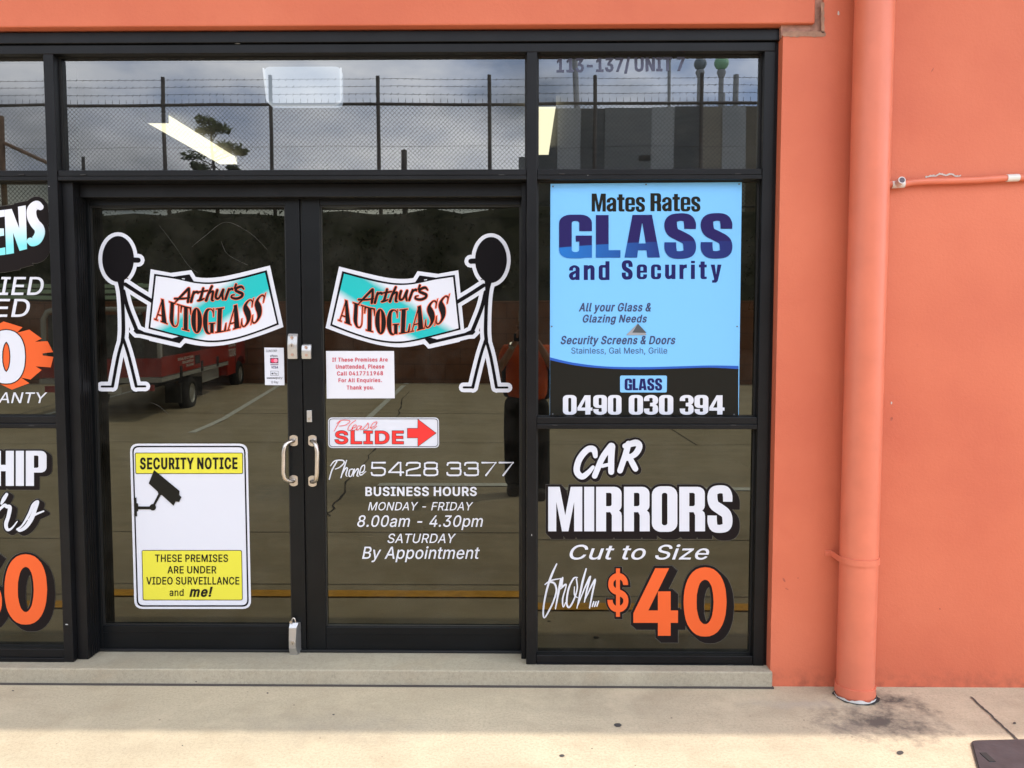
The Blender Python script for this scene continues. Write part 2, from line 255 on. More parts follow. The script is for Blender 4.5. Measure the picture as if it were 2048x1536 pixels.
# ------------------------------------------------------------ lettering: outlines in photo pixels -> flat sheets on a facade plane
GD = {
'!': (98, [[34,80,32,254,66,254,64,80],[49,-2,40,-1,33,4,28,12,26,20,28,29,33,37,40,42,49,43,58,42,65,37,70,29,72,20,70,12,65,4,58,-1]]),
'$': (223, [[101,-37,101,292,122,292,122,-37],[112,-4,94,-3,78,0,64,5,51,11,41,20,32,30,25,42,21,54,19,68,52,68,55,55,62,44,71,35,83,29,97,26,112,25,128,26,143,30,155,37,165,46,171,57,173,70,171,81,166,89,158,96,148,102,122,111,92,120,72,126,56,135,43,145,34,156,28,170,26,186,27,200,31,213,37,224,46,234,57,242,69,249,83,254,97,257,114,258,130,257,145,254,158,249,170,242,180,234,189,224,195,213,199,202,200,189,169,189,166,201,160,211,151,219,140,225,127,228,112,229,97,228,84,224,73,218,64,209,59,199,58,188,60,176,65,167,74,160,85,154,106,147,132,140,156,132,168,126,179,119,189,110,197,99,202,85,204,69,203,56,199,43,193,32,185,21,174,13,162,5,147,0,130,-3]]),
'&': (224, [[98,-3,82,-2,68,1,55,6,44,13,35,21,27,31,21,42,18,54,17,67,19,82,24,95,32,106,42,117,70,139,108,168,118,176,127,187,130,194,131,202,129,214,123,223,117,227,109,230,101,230,92,229,84,227,77,222,73,216,69,208,68,199,69,190,73,182,84,164,102,142,219,0,182,0,86,116,61,146,51,159,44,172,39,185,38,199,40,215,45,229,55,241,67,249,82,255,100,257,118,255,133,249,145,241,154,230,160,217,162,202,161,191,158,181,152,171,146,162,128,146,77,109,64,98,55,87,50,77,48,66,50,54,55,44,62,35,72,29,83,25,96,23,111,25,126,30,139,37,151,48,160,61,168,76,173,93,174,112,204,112,202,90,198,72,192,57,185,46,173,31,166,23,153,12,136,3,117,-2]]),
',': (94, [[19,-60,34,36,68,36,42,-60]]),
'-': (227, [[168,122,168,94,57,94,57,122]]),
'.': (94, [[48,-2,39,-1,31,4,26,12,25,20,26,29,31,37,39,42,48,43,56,42,64,37,69,29,71,20,69,12,64,4,56,-1]]),
'/': (125, [[117,266,36,-38,7,-38,89,266]]),
'0': (227, [[113,-3,95,-2,79,3,65,12,53,24,42,39,34,57,29,77,25,101,24,127,25,153,29,177,35,197,43,215,53,230,65,242,79,251,95,256,113,258,131,256,147,251,161,242,174,230,184,215,192,197,198,177,201,153,203,127,201,101,198,77,192,57,184,39,174,24,162,12,147,3,131,-2],[113,25,125,26,136,30,145,37,153,46,160,58,165,72,170,97,172,127,170,157,165,182,160,197,153,208,145,218,136,224,125,228,113,230,101,228,91,224,82,218,73,208,67,197,62,182,56,157,55,127,56,97,62,72,67,58,73,46,82,37,91,30,101,26]]),
'1': (227, [[38,0,38,27,195,27,195,0],[138,254,138,0,106,0,106,224,105,224,43,179,43,213,99,254]]),
'2': (227, [[32,0,32,24,117,114,141,141,149,153,155,163,159,174,160,186,159,198,154,209,146,218,137,224,125,228,112,230,98,228,86,224,77,216,69,207,65,195,64,181,33,181,34,196,37,209,43,221,51,232,60,241,72,248,84,253,98,257,112,258,127,257,141,254,153,248,164,241,173,233,181,223,186,211,189,199,191,186,189,172,185,159,179,145,168,129,133,90,76,30,76,28,195,28,195,0]]),
'3': (227, [[109,-3,87,-1,66,5,54,11,44,19,35,29,28,40,24,52,22,66,55,66,57,54,63,44,72,35,83,30,95,26,109,25,124,26,138,30,149,37,157,46,163,58,165,72,163,86,158,98,150,109,137,117,121,122,101,124,78,124,78,150,144,224,144,226,35,226,35,254,186,254,186,230,106,139,106,144,124,145,140,143,154,138,167,131,177,122,185,111,192,99,195,86,196,72,195,58,191,45,185,33,177,22,166,13,154,6,141,1,125,-2]]),
'4': (227, [[20,53,20,79,123,254,155,254,54,83,54,81,207,81,207,53],[141,0,141,61,141,73,141,159,171,159,171,0]]),
'5': (227, [[111,-3,96,-2,82,1,70,6,59,12,49,20,41,30,35,41,32,53,30,65,61,65,64,54,69,44,77,36,87,30,98,26,111,25,125,27,138,32,149,41,157,52,162,66,164,81,162,97,157,111,148,122,137,131,124,137,109,138,96,137,84,134,73,129,64,123,34,126,48,254,183,254,183,226,75,226,67,151,68,151,77,157,89,162,101,166,115,167,131,165,147,160,161,153,172,143,182,130,189,116,194,99,195,82,194,66,191,51,184,38,176,26,166,16,154,8,141,1,126,-2]]),
'6': (227, [[113,-3,98,-2,84,1,71,7,60,15,50,25,42,37,36,51,33,65,32,81,34,100,40,119,51,142,69,170,126,254,161,254,75,131,73,131,77,137,83,144,90,149,98,153,107,156,117,157,132,156,146,153,158,147,169,140,178,131,185,120,190,107,193,94,194,79,193,63,190,49,184,36,176,25,166,15,155,7,142,1,128,-2],[113,24,127,26,139,31,149,40,157,51,162,64,164,79,162,94,157,107,149,118,139,126,127,131,113,133,99,131,87,126,77,118,69,107,64,94,62,79,64,64,69,51,77,40,87,31,99,26]]),
'7': (227, [[48,0,162,224,162,226,31,226,31,254,195,254,195,224,82,0]]),
'8': (227, [[113,-3,97,-2,82,1,68,6,56,13,45,21,37,31,31,42,27,54,26,68,28,83,33,98,40,110,51,121,63,128,76,132,76,133,65,138,55,145,46,154,40,165,36,177,35,190,36,203,40,214,45,225,53,234,62,242,73,249,85,254,99,257,113,258,128,257,141,254,153,249,164,242,173,234,181,225,186,214,190,203,191,190,190,177,186,165,180,154,171,145,162,138,150,133,150,132,164,128,176,121,186,110,194,98,199,83,200,68,199,54,195,42,189,31,181,21,171,13,158,6,145,1,130,-2],[113,25,129,26,142,30,153,37,161,46,167,57,168,69,167,83,161,94,153,104,141,111,128,116,113,118,98,116,85,111,73,104,65,94,59,83,58,69,59,57,64,46,73,37,84,30,97,26],[113,145,126,146,137,150,146,157,154,165,158,176,160,188,158,200,154,210,147,218,138,225,126,229,113,230,100,229,89,225,79,218,72,210,68,200,66,188,68,176,72,165,79,157,89,150,100,146]]),
'9': (227, [[113,258,128,257,142,253,155,247,166,239,176,229,184,217,190,204,193,189,194,173,192,155,186,135,175,112,158,84,100,0,65,0,151,124,154,124,149,117,144,111,137,105,128,101,119,98,109,97,94,98,81,102,69,107,58,114,49,124,41,134,36,147,33,161,32,176,33,191,36,205,42,218,50,230,60,239,71,247,84,253,98,257],[113,230,99,228,87,223,77,215,69,204,64,191,63,176,64,161,69,148,77,137,87,129,99,123,113,122,127,123,139,129,149,137,157,147,162,160,164,175,162,190,157,204,150,215,139,223,127,228]]),
'A': (240, [[8,0,101,254,138,254,231,0,198,0,144,151,132,186,116,239,123,239,106,185,95,151,43,0],[55,71,55,99,185,99,185,71]]),
'B': (228, [[30,0,30,254,121,254,137,253,152,250,164,245,175,239,184,230,190,221,197,205,199,187,198,172,193,160,187,150,178,143,168,137,157,133,157,131,170,129,182,123,192,114,201,102,207,86,209,68,208,56,205,44,200,33,193,24,184,16,172,9,158,4,142,1,123,0],[62,29,122,29,140,30,154,34,165,40,172,48,176,58,178,68,176,81,171,92,163,102,153,109,140,114,124,115,62,115],[62,143,119,143,132,144,144,148,154,155,162,163,166,174,168,186,167,197,163,206,156,214,147,221,135,225,120,226,62,226]]),
'C': (255, [[134,-3,113,-2,93,4,75,12,59,25,46,40,35,58,27,78,22,101,20,127,22,153,27,176,35,197,46,215,59,230,75,242,93,251,113,256,134,258,152,256,170,252,186,245,201,236,214,224,224,209,232,193,236,174,204,174,200,186,195,197,187,206,179,214,169,220,158,224,146,227,134,228,119,227,105,223,92,216,80,207,71,196,62,182,57,166,53,148,52,127,53,107,57,88,63,72,71,59,80,47,92,38,105,32,119,28,134,26,146,27,158,30,169,34,179,40,187,48,195,57,200,68,204,80,236,80,232,62,224,45,214,31,201,19,187,9,170,2,153,-2]]),
'D': (251, [[109,0,48,0,48,29,107,29,127,30,144,34,159,40,171,49,182,61,189,75,195,90,198,108,200,128,198,147,195,165,190,180,182,194,172,205,160,214,145,221,129,225,110,226,47,226,47,254,113,254,136,253,157,248,176,239,192,228,206,213,217,196,225,175,229,153,231,128,229,102,224,80,217,59,206,42,192,27,175,15,156,7,134,2],[62,254,62,0,30,0,30,254]]),
'E': (209, [[30,0,30,254,186,254,186,226,62,226,62,143,178,143,178,114,62,114,62,29,188,29,188,0]]),
'F': (205, [[30,0,30,254,185,254,185,226,62,226,62,139,173,139,173,111,62,111,62,0]]),
'G': (260, [[134,-3,113,-2,93,4,75,13,59,25,45,40,35,58,27,78,22,102,20,127,22,153,27,176,35,197,45,215,59,230,74,242,92,251,112,256,132,258,152,256,170,252,187,245,202,235,214,222,225,208,232,192,237,174,204,174,199,186,194,197,186,206,178,213,168,220,158,224,146,227,133,228,118,227,104,223,92,216,80,207,70,196,62,182,57,166,53,148,52,127,53,107,57,88,63,72,71,59,81,47,92,38,105,32,119,28,134,26,148,27,161,31,172,36,183,43,191,51,198,62,203,74,206,87,207,101,217,100,141,100,141,128,239,128,239,100,237,80,233,62,225,45,215,31,203,19,188,9,172,2,154,-2]]),
'H': (258, [[30,0,30,254,62,254,62,144,196,144,196,254,228,254,228,0,196,0,196,116,62,116,62,0]]),
'I': (150, [[16,0,16,29,59,29,59,226,16,226,16,254,135,254,135,226,91,226,91,29,135,29,135,0]]),
'L': (197, [[30,0,30,254,62,254,62,29,181,29,181,0]]),
'M': (314, [[30,0,30,254,76,254,139,94,144,79,150,61,156,42,161,24,154,24,159,41,165,61,171,79,176,94,238,254,284,254,284,0,252,0,252,145,252,163,253,184,253,207,253,229,256,229,249,205,241,181,234,161,228,145,171,0,143,0,85,145,80,160,72,181,65,204,56,229,59,229,60,208,60,186,61,164,61,145,61,0]]),
'N': (262, [[30,0,30,254,68,254,172,91,181,75,194,53,207,27,202,27,200,54,200,79,199,97,199,254,232,254,232,0,193,0,101,145,89,165,74,191,54,226,60,227,61,192,62,164,62,145,62,0]]),
'O': (267, [[133,-3,112,-2,93,4,75,12,59,25,46,40,35,58,27,78,22,101,20,127,22,153,27,176,35,197,46,215,59,230,75,242,93,251,112,256,133,258,155,256,174,251,192,242,208,230,221,215,232,197,240,176,245,153,247,127,245,101,240,78,232,58,221,40,208,25,192,12,174,4,155,-2],[133,26,148,28,162,32,175,38,186,47,196,58,204,72,210,88,214,106,215,127,214,148,210,166,204,182,196,196,186,207,175,216,162,223,148,227,133,228,119,227,105,223,92,216,81,207,71,196,63,182,57,166,53,148,52,127,53,106,57,88,63,72,71,58,81,47,92,38,105,32,119,28]]),
'P': (222, [[30,0,30,254,118,254,136,253,152,250,166,244,178,236,187,226,195,215,200,202,203,189,204,174,203,159,200,145,195,133,187,121,178,112,166,104,152,98,136,94,118,93,55,93,55,121,116,121,134,123,149,128,159,136,167,147,171,160,172,174,171,188,167,201,159,211,148,219,134,224,116,226,62,226,62,0]]),
'R': (225, [[30,0,30,254,118,254,136,253,153,250,167,244,178,237,188,227,195,217,200,204,204,191,205,176,204,161,200,148,195,136,188,125,178,116,166,109,152,103,136,100,118,99,48,99,48,128,117,128,135,129,149,133,160,141,167,150,171,162,173,176,171,190,167,202,159,212,149,220,134,224,116,226,62,226,62,0],[177,0,115,115,151,115,214,0]]),
'S': (223, [[112,-4,94,-3,78,0,64,5,51,11,41,20,32,30,25,42,21,54,19,68,52,68,55,55,62,44,71,35,83,29,97,26,112,25,128,26,143,30,155,37,165,46,171,57,173,70,171,81,166,89,158,96,148,102,122,111,92,120,72,126,56,135,43,145,34,156,28,170,26,186,27,200,31,213,37,224,46,234,57,242,69,249,83,254,97,257,114,258,130,257,145,254,158,249,170,242,180,234,189,224,195,213,199,202,200,189,169,189,166,201,160,211,151,219,140,225,127,228,112,229,97,228,84,224,73,218,64,209,59,199,58,188,60,176,65,167,74,160,85,154,106,147,132,140,156,132,168,126,179,119,189,110,197,99,202,85,204,69,203,56,199,43,193,32,185,21,174,13,162,5,147,0,130,-3]]),
'T': (224, [[16,226,16,254,208,254,208,226,128,226,128,0,96,0,96,226]]),
'U': (259, [[129,-4,110,-3,93,1,77,8,63,17,52,27,42,40,36,54,31,70,30,87,30,254,62,254,62,89,64,72,70,57,80,44,94,34,110,28,129,26,149,28,165,34,179,44,188,57,194,72,196,89,196,254,229,254,229,87,227,70,223,54,216,40,207,27,195,17,182,8,166,1,149,-3]]),
'V': (240, [[102,0,8,254,42,254,96,103,108,69,124,15,117,15,133,69,145,103,197,254,231,254,139,0]]),
'W': (343, [[78,0,8,254,41,254,82,98,88,73,93,47,98,20,95,20,100,47,106,73,112,98,153,254,190,254,231,98,237,73,243,47,249,20,244,20,249,47,255,73,261,98,302,254,335,254,265,0,228,0,184,161,176,196,168,237,175,237,167,197,159,161,115,0]]),
'Y': (236, [[102,0,102,104,8,254,46,254,96,172,111,146,125,115,112,115,126,146,140,172,191,254,228,254,134,104,134,0]]),
'a': (195, [[80,-4,63,-3,47,2,34,11,24,22,19,32,16,42,15,54,17,69,22,80,29,90,39,97,50,102,63,105,89,110,117,113,126,115,133,117,136,121,138,127,138,128,137,139,133,148,128,156,120,161,110,164,98,165,85,164,75,161,66,156,59,150,54,144,50,137,20,146,29,161,39,173,52,182,66,188,82,191,97,192,119,190,131,186,143,180,153,172,161,160,167,145,168,126,168,0,138,0,138,26,136,26,126,12,118,6,108,1,95,-3],[85,23,101,24,114,29,124,37,132,47,136,57,138,69,138,95,130,91,116,88,100,86,88,84,67,79,58,75,52,70,47,62,46,52,47,43,51,36,57,30,65,26,74,24]]),
'c': (198, [[104,-4,87,-3,72,1,58,8,46,17,36,29,28,43,22,58,18,75,17,94,18,113,22,130,28,146,36,159,46,171,58,180,72,187,87,191,104,192,117,191,130,189,142,184,153,178,162,170,170,161,176,150,181,138,151,131,145,145,135,155,121,162,104,165,92,164,81,161,73,155,62,144,54,129,50,112,48,94,50,75,54,59,62,44,73,33,81,28,92,24,104,23,121,26,135,33,146,44,152,59,181,51,177,39,171,28,163,19,153,11,142,4,130,0,117,-3]]),
'd': (212, [[98,-4,82,-3,68,1,56,8,44,17,35,29,27,42,22,58,18,75,17,94,18,113,22,131,27,146,35,160,45,171,56,180,69,187,83,191,98,192,114,191,126,186,136,180,144,173,153,160,155,160,155,254,186,254,186,0,156,0,156,29,153,29,143,16,136,8,126,2,114,-3],[102,23,113,24,123,27,132,32,142,43,150,58,154,75,156,95,154,114,150,131,142,145,132,156,123,161,113,164,102,165,91,164,81,161,72,156,62,145,54,131,50,114,48,95,50,75,54,58,62,44,73,33,81,28,91,24]]),
'e': (202, [[106,-4,88,-3,73,1,58,8,46,17,36,29,28,42,22,58,18,75,17,93,18,112,22,129,28,145,36,159,46,170,58,180,71,187,86,191,103,192,118,191,133,187,147,180,160,170,170,157,179,141,184,121,186,97,186,85,37,85,37,110,169,110,155,101,153,119,149,134,141,147,131,157,123,161,113,164,103,165,92,164,82,161,73,157,62,147,54,135,50,121,48,105,48,89,50,69,55,53,64,40,76,31,90,25,106,23,117,24,127,26,135,31,143,36,149,44,153,53,182,45,177,32,168,20,156,10,141,2,125,-3]]),
'f': (127, [[114,190,114,164,3,164,3,190],[40,0,40,216,42,231,48,243,57,252,68,259,80,264,94,265,111,263,121,260,114,234,107,236,97,237,85,235,77,230,72,221,71,209,71,0]]),
'g': (213, [[103,-75,84,-74,67,-70,53,-63,41,-55,32,-45,25,-35,51,-20,61,-33,68,-39,77,-44,89,-48,103,-49,118,-47,130,-44,141,-38,149,-29,154,-17,156,-3,156,34,153,34,143,21,136,14,126,8,114,4,97,2,83,4,69,7,56,13,45,22,35,32,28,45,22,60,18,77,17,96,18,114,22,131,27,147,35,160,45,171,56,180,69,187,83,191,98,192,114,191,127,186,137,180,144,173,154,159,157,159,157,190,186,190,186,-4,185,-20,181,-33,175,-45,167,-54,157,-62,145,-68,125,-73],[102,30,118,32,132,38,142,47,150,61,155,77,156,96,155,115,150,132,142,146,132,156,123,161,114,164,102,165,91,164,81,161,73,156,62,145,54,131,50,115,48,96,50,78,54,61,62,48,73,38,81,33,91,30]]),
'h': (205, [[57,113,57,0,26,0,26,254,57,254,57,144,51,144,58,159,66,172,76,181,87,187,100,191,114,192,132,190,148,184,157,178,164,170,170,160,175,149,178,135,179,120,179,0,148,0,148,118,147,131,143,143,136,152,128,159,117,163,105,165,92,163,80,159,71,151,63,141,58,129]]),
'i': (83, [[26,0,26,190,57,190,57,0],[42,221,34,223,27,227,22,234,21,242,22,249,27,256,34,260,42,262,50,260,57,256,62,249,63,242,62,234,57,227,50,223]]),
'k': (190, [[55,68,55,106,60,106,142,190,180,190,92,100,89,100],[26,0,26,254,57,254,57,0],[147,0,74,93,96,114,186,0]]),
'l': (95, [[70,-1,56,0,45,4,37,10,31,19,27,29,26,42,26,254,57,254,57,49,58,38,60,31,65,27,73,26,80,26,85,27,90,1,81,0]]),
'm': (305, [[26,0,26,190,56,190,56,148,54,148,59,162,66,173,75,182,86,188,98,192,110,193,123,192,134,187,144,180,151,171,157,160,160,147,156,147,161,160,169,172,178,181,190,187,204,192,218,193,234,191,249,186,261,177,270,164,275,154,278,141,278,128,278,0,248,0,248,127,247,139,243,149,236,156,228,161,219,164,209,165,197,164,187,160,179,153,173,145,169,135,168,124,168,0,137,0,137,130,136,140,132,148,126,156,119,161,110,164,100,165,89,164,79,160,70,154,63,145,58,133,57,119,57,0]]),
'n': (205, [[57,113,57,0,26,0,26,190,56,190,56,144,51,144,58,159,66,172,76,181,87,187,100,191,114,192,132,190,147,184,156,178,164,170,170,160,175,149,178,135,179,120,179,0,148,0,148,118,147,131,143,143,136,152,128,159,117,163,105,165,92,163,80,159,71,151,63,141,58,129]]),
'o': (208, [[104,-4,87,-3,72,1,58,8,46,17,36,29,28,43,22,58,18,75,17,94,18,113,22,130,28,146,36,159,46,171,58,180,72,187,87,191,104,192,120,191,136,187,149,180,161,171,171,159,180,146,186,130,189,113,191,94,189,75,186,58,180,43,171,29,161,17,149,8,136,1,120,-3],[104,23,116,24,126,28,135,33,146,44,154,59,158,75,160,94,158,112,154,129,146,144,135,155,126,161,116,164,104,165,92,164,81,161,73,155,62,144,54,129,50,112,48,94,50,75,54,59,62,44,73,33,81,28,92,24]]),
'p': (212, [[26,-71,26,190,56,190,56,160,59,160,69,173,76,180,86,186,98,191,115,192,130,191,144,187,156,180,168,171,177,160,185,146,191,131,194,113,195,94,194,75,191,58,185,42,177,29,168,17,157,8,144,1,130,-3,115,-4,99,-3,86,2,76,8,69,16,59,29,57,29,57,-71],[110,23,121,24,131,28,140,33,150,44,158,58,163,75,164,95,163,114,158,131,150,145,140,156,131,161,121,164,110,165,99,164,89,161,81,156,70,145,62,131,58,114,56,95,58,75,63,58,70,43,81,32,89,27,99,24]]),
'q': (212, [[186,-71,155,-71,155,29,153,29,143,16,136,8,126,2,114,-3,98,-4,82,-3,68,1,56,8,44,17,35,29,27,42,22,58,18,75,17,94,18,113,22,131,27,146,35,160,45,171,56,180,69,187,83,191,98,192,114,191,126,186,136,180,144,173,153,160,156,160,156,190,186,190],[102,23,113,24,123,27,132,32,142,43,150,58,154,75,156,95,154,114,150,131,142,145,132,156,123,161,113,164,102,165,91,164,81,161,72,156,62,145,54,131,50,114,48,95,50,75,54,58,62,44,73,33,81,28,91,24]]),
'r': (130, [[26,0,26,190,56,190,56,160,58,160,62,169,68,177,76,184,85,188,96,191,107,192,115,192,122,192,122,161,115,162,103,163,91,161,80,157,70,151,63,142,58,131,57,118,57,0]]),
's': (183, [[91,-4,72,-3,56,2,42,9,31,19,23,32,18,47,47,53,50,44,55,36,62,30,75,25,91,23,103,24,113,26,122,31,129,37,133,44,134,51,132,60,127,68,118,74,106,78,75,85,59,90,46,96,36,104,29,113,25,124,23,137,24,147,27,157,33,166,43,177,58,185,74,190,94,192,112,191,127,186,140,179,149,170,157,158,162,145,134,139,129,149,121,158,114,163,105,165,94,166,78,164,65,158,59,153,56,146,54,139,56,129,62,122,72,116,86,111,115,105,131,100,143,93,153,86,160,76,164,66,166,53,165,43,161,33,156,24,145,12,130,3,112,-2]]),
't': (114, [[102,190,102,164,3,164,3,190],[32,236,63,236,63,49,64,38,68,31,75,26,85,25,93,26,101,27,107,1,96,-1,84,-2,69,-1,56,4,46,11,38,20,34,32,32,46]]),
'u': (205, [[91,-3,73,-1,57,5,48,12,41,20,35,29,30,41,27,54,26,69,26,190,57,190,57,72,58,58,62,47,68,37,77,31,88,26,100,25,113,27,125,31,134,38,142,48,146,61,148,76,148,190,179,190,179,0,149,0,149,46,154,46,147,30,139,18,129,8,117,2,105,-1]]),
'y': (195, [[24,-69,31,-43,36,-44,44,-45,52,-44,59,-42,65,-37,71,-29,75,-18,81,-1,9,190,42,190,83,78,93,43,103,10,92,10,101,43,112,78,153,190,186,190,102,-29,96,-43,88,-54,80,-62,70,-68,58,-71,46,-73,32,-72]]),
'z': (190, [[21,0,21,23,127,160,127,161,24,161,24,190,166,190,166,165,63,30,63,28,169,28,169,0]]),
}

GL = {}
CAP = 254.0
def area(c): return sum(c[i][0]*c[(i+1) % len(c)][1]-c[(i+1) % len(c)][0]*c[i][1] for i in range(len(c)))/2
for ch, (adv, ol) in GD.items():
    cs = [[(d[i]/CAP, d[i+1]/CAP) for i in range(0, len(d), 2)] for d in ol]
    if cs and area(max(cs, key=lambda c: abs(area(c)))) < 0: cs = [c[::-1] for c in cs]
    GL[ch] = (adv/CAP, cs)
def offset(c, dx, dy=None):
    """miter offset of a counter-clockwise outline by dx sideways and dy up/down"""
    dy = dx if dy is None else dy
    if dx == 0 and dy == 0: return c
    P = []
    for p in c:
        if not P or (abs(p[0]-P[-1][0])+abs(p[1]-P[-1][1])) > 1e-6: P.append(p)
    n = len(P); o = []
    for i in range(n):
        a, b_, c_ = P[i-1], P[i], P[(i+1) % n]
        e1 = Vector(((b_[0]-a[0])/dx, (b_[1]-a[1])/dy)); e2 = Vector(((c_[0]-b_[0])/dx, (c_[1]-b_[1])/dy))
        if e1.length < 1e-9 or e2.length < 1e-9: o.append(b_); continue
        e1.normalize(); e2.normalize(); n1 = Vector((e1.y, -e1.x)); n2_ = Vector((e2.y, -e2.x))
        k = 1+n1.dot(n2_); mv = (n1+n2_)/max(k, .45)
        o.append((b_[0]+mv.x*dx, b_[1]+mv.y*dy))
    return o
def glyphs(text, sx=1.0, dx=0.0, dy=0.0, track=0.0, shear=0.0, kern=None):
    """outlines of a line of text, cap height 1, baseline 0"""
    x = 0; res = []
    for i, ch in enumerate(text):
        if ch == ' ': x += .40*sx+track; continue
        adv, cs = GL[ch]
        for c_ in cs:
            q = [(px*sx, py) for px, py in c_]
            if dx: q = offset(q, dx, dy)
            res.append([(px+x+dx+shear*py, py) for px, py in q])
        x += adv*sx+2*dx+track
    return res
def fit(cs, x0, ytop, x1, ybase, slope=0.0):
    """cap height 1 outlines -> photo pixels (y down); slope = rise in px over the width"""
    a = min(p[0] for c in cs for p in c); b_ = max(p[0] for c in cs for p in c); k = (x1-x0)/(b_-a); h = ybase-ytop
    return [[(x0+(p[0]-a)*k, ybase-p[1]*h-slope*(p[0]-a)/(b_-a)) for p in c][::-1] for c in cs]
def text(s, x0, ytop, x1, ybase, slope=0.0, **k): return fit(glyphs(s, **k), x0, ytop, x1, ybase, slope)
def ccw(c): return c if area(c) > 0 else c[::-1]
def disc(x, y, r, n=14, ry=None): return [(x+r*math.cos(2*math.pi*i/n), y+(ry or r)*math.sin(2*math.pi*i/n)) for i in range(n)]
def catmull(P, k=6):
    if len(P) < 3: return P
    o = []
    for i in range(len(P)-1):
        p0 = P[max(i-1, 0)]; p1 = P[i]; p2 = P[i+1]; p3 = P[min(i+2, len(P)-1)]
        for j in range(k):
            u = j/k
            o.append(tuple(.5*(2*p1[d]+(p2[d]-p0[d])*u+(2*p0[d]-5*p1[d]+4*p2[d]-p3[d])*u*u+(3*p1[d]-p0[d]-3*p2[d]+p3[d])*u**3) for d in range(len(p1))))
    o.append(tuple(P[-1])); return o
def stroke(P, w, smooth=True, flat=False, k=6):
    """union of quads and discs along a path; w = width, or a third coordinate per point overrides it"""
    P = [tuple(p) if len(p) == 3 else (p[0], p[1], w) for p in P]
    if smooth: P = catmull(P, k)
    Q = [P[0]]
    for p in P[1:]:
        if math.hypot(p[0]-Q[-1][0], p[1]-Q[-1][1]) > 1e-5: Q.append(p)
    P = Q; n = len(P); o = []; side = []
    dirs = [Vector((P[i+1][0]-P[i][0], P[i+1][1]-P[i][1])).normalized() for i in range(n-1)]
    for i, p in enumerate(P):
        d0 = dirs[max(i-1, 0)]; d1 = dirs[min(i, n-2)]; nn = Vector((-(d0.y+d1.y), d0.x+d1.x))
        if nn.length < 1e-3: nn = Vector((-d1.y, d1.x))
        nn.normalize(); side.append(((p[0]+nn.x*p[2]/2, p[1]+nn.y*p[2]/2), (p[0]-nn.x*p[2]/2, p[1]-nn.y*p[2]/2)))
        if (i in (0, n-1) and not flat) or (0 < i < n-1 and d0.dot(d1) < .90): o.append(disc(p[0], p[1], p[2]/2, 12))
    for i in range(n-1):
        q = [side[i][0], side[i][1], side[i+1][1], side[i+1][0]]
        if area(q) != 0: o.append(ccw(q))
    return o
def union(cs):
    """clean non-overlapping outlines of the united shape"""
    V, F = tri2d(cs); cnt = {}
    for f in F:
        f = list(f)
        if (V[f[1]]-V[f[0]]).cross(V[f[2]]-V[f[0]]) < 0: f.reverse()
        for i in range(3): cnt[(f[i], f[(i+1) % 3])] = 1
    nxt = {}
    for (a, b) in cnt:
        if (b, a) not in cnt: nxt.setdefault(a, []).append(b)
    loops = []
    while nxt:
        s0 = next(iter(nxt)); lp = [s0]; cur = s0
        while True:
            n_ = nxt[cur].pop()
            if not nxt[cur]: del nxt[cur]
            if n_ == s0: break
            lp.append(n_); cur = n_
            if cur not in nxt: break
        if len(lp) > 2: loops.append([(V[i].x, V[i].y) for i in lp])
    return loops
def grow(cs, d):
    """outlines pushed outwards by d all round"""
    o = []
    for c in union(cs):
        q = []
        for p in c:
            if not q or math.hypot(p[0]-q[-1][0], p[1]-q[-1][1]) > d*.12: q.append(p)
        if len(q) > 2: o.append(offset(q, d))
    return o
def extrude2(cs, sx, sy, steps=5):
    o = []
    for k in range(steps+1): o += [[(p[0]+sx*k/steps, p[1]+sy*k/steps) for p in c] for c in cs]
    return o
def tri2d(cs):
    """triangles of the region whose winding number is not zero"""
    vs = []; es = []
    for c in cs:
        k = len(vs); vs += [Vector(p) for p in c]; es += [(k+i, k+(i+1) % len(c)) for i in range(len(c))]
    V, E, F, *_ = delaunay_2d_cdt(vs, es, [], 0, 1e-5)
    boxes = [(min(p[0] for p in c), max(p[0] for p in c), min(p[1] for p in c), max(p[1] for p in c), c) for c in cs]
    keep = []
    for f in F:
        x = sum(V[i].x for i in f)/3; y = sum(V[i].y for i in f)/3; wn_ = 0
        for (a, b_, c0, d0, c) in boxes:
            if y < c0 or y > d0 or x > b_ or x < a: continue
            n = len(c)
            for i in range(n):
                x0, y0 = c[i]; x1, y1 = c[(i+1) % n]
                if (y0 <= y) != (y1 <= y):
                    xi = x0+(y-y0)/(y1-y0)*(x1-x0)
                    if xi > x: wn_ += 1 if y1 > y0 else -1
        if wn_ > 0: keep.append(f)
    return V, keep
def sheet(name, groups, Y, mats, parent, label=None, flat_y=True):
    """groups: list of outline lists, one mesh; each cluster triangulated apart; Y plane; mats one material"""
    o = None
    for cs in groups:
        if not cs: continue
        mb = MB(); V, F = tri2d(cs)
        mb.add([at(v.x, v.y, Y) for v in V], F)
        o = mb.build(name, mats, parent)
        if label: o['label'] = label
    return o
def words(cs_list): return cs_list
def rrect(q, r, n=5):
    """rounded quad from 4 pixel corners (TL,TR,BR,BL)"""
    o = []
    for i in range(4):
        p = Vector(q[i]); a = (Vector(q[i-1])-p).normalized(); b_ = (Vector(q[(i+1) % 4])-p).normalized()
        for j in range(n+1):
            u = j/n; s0 = p+a*r*(1-u)**2+b_*r*u*u; o.append((s0.x, s0.y))
    return ccw(o)
def ring(outer, inner):
    return [ccw(outer), ccw(inner)[::-1]]
def X(px, Y, py=669): return at(px, py, Y).x
def Z(py, Y, px=1043): return at(px, py, Y).z
YW0, YF, YG = 0.0, 0.05, 0.098          # wall face, frame face, window glass
YL, YP = 0.182, 0.205                   # door leaf face, door glass

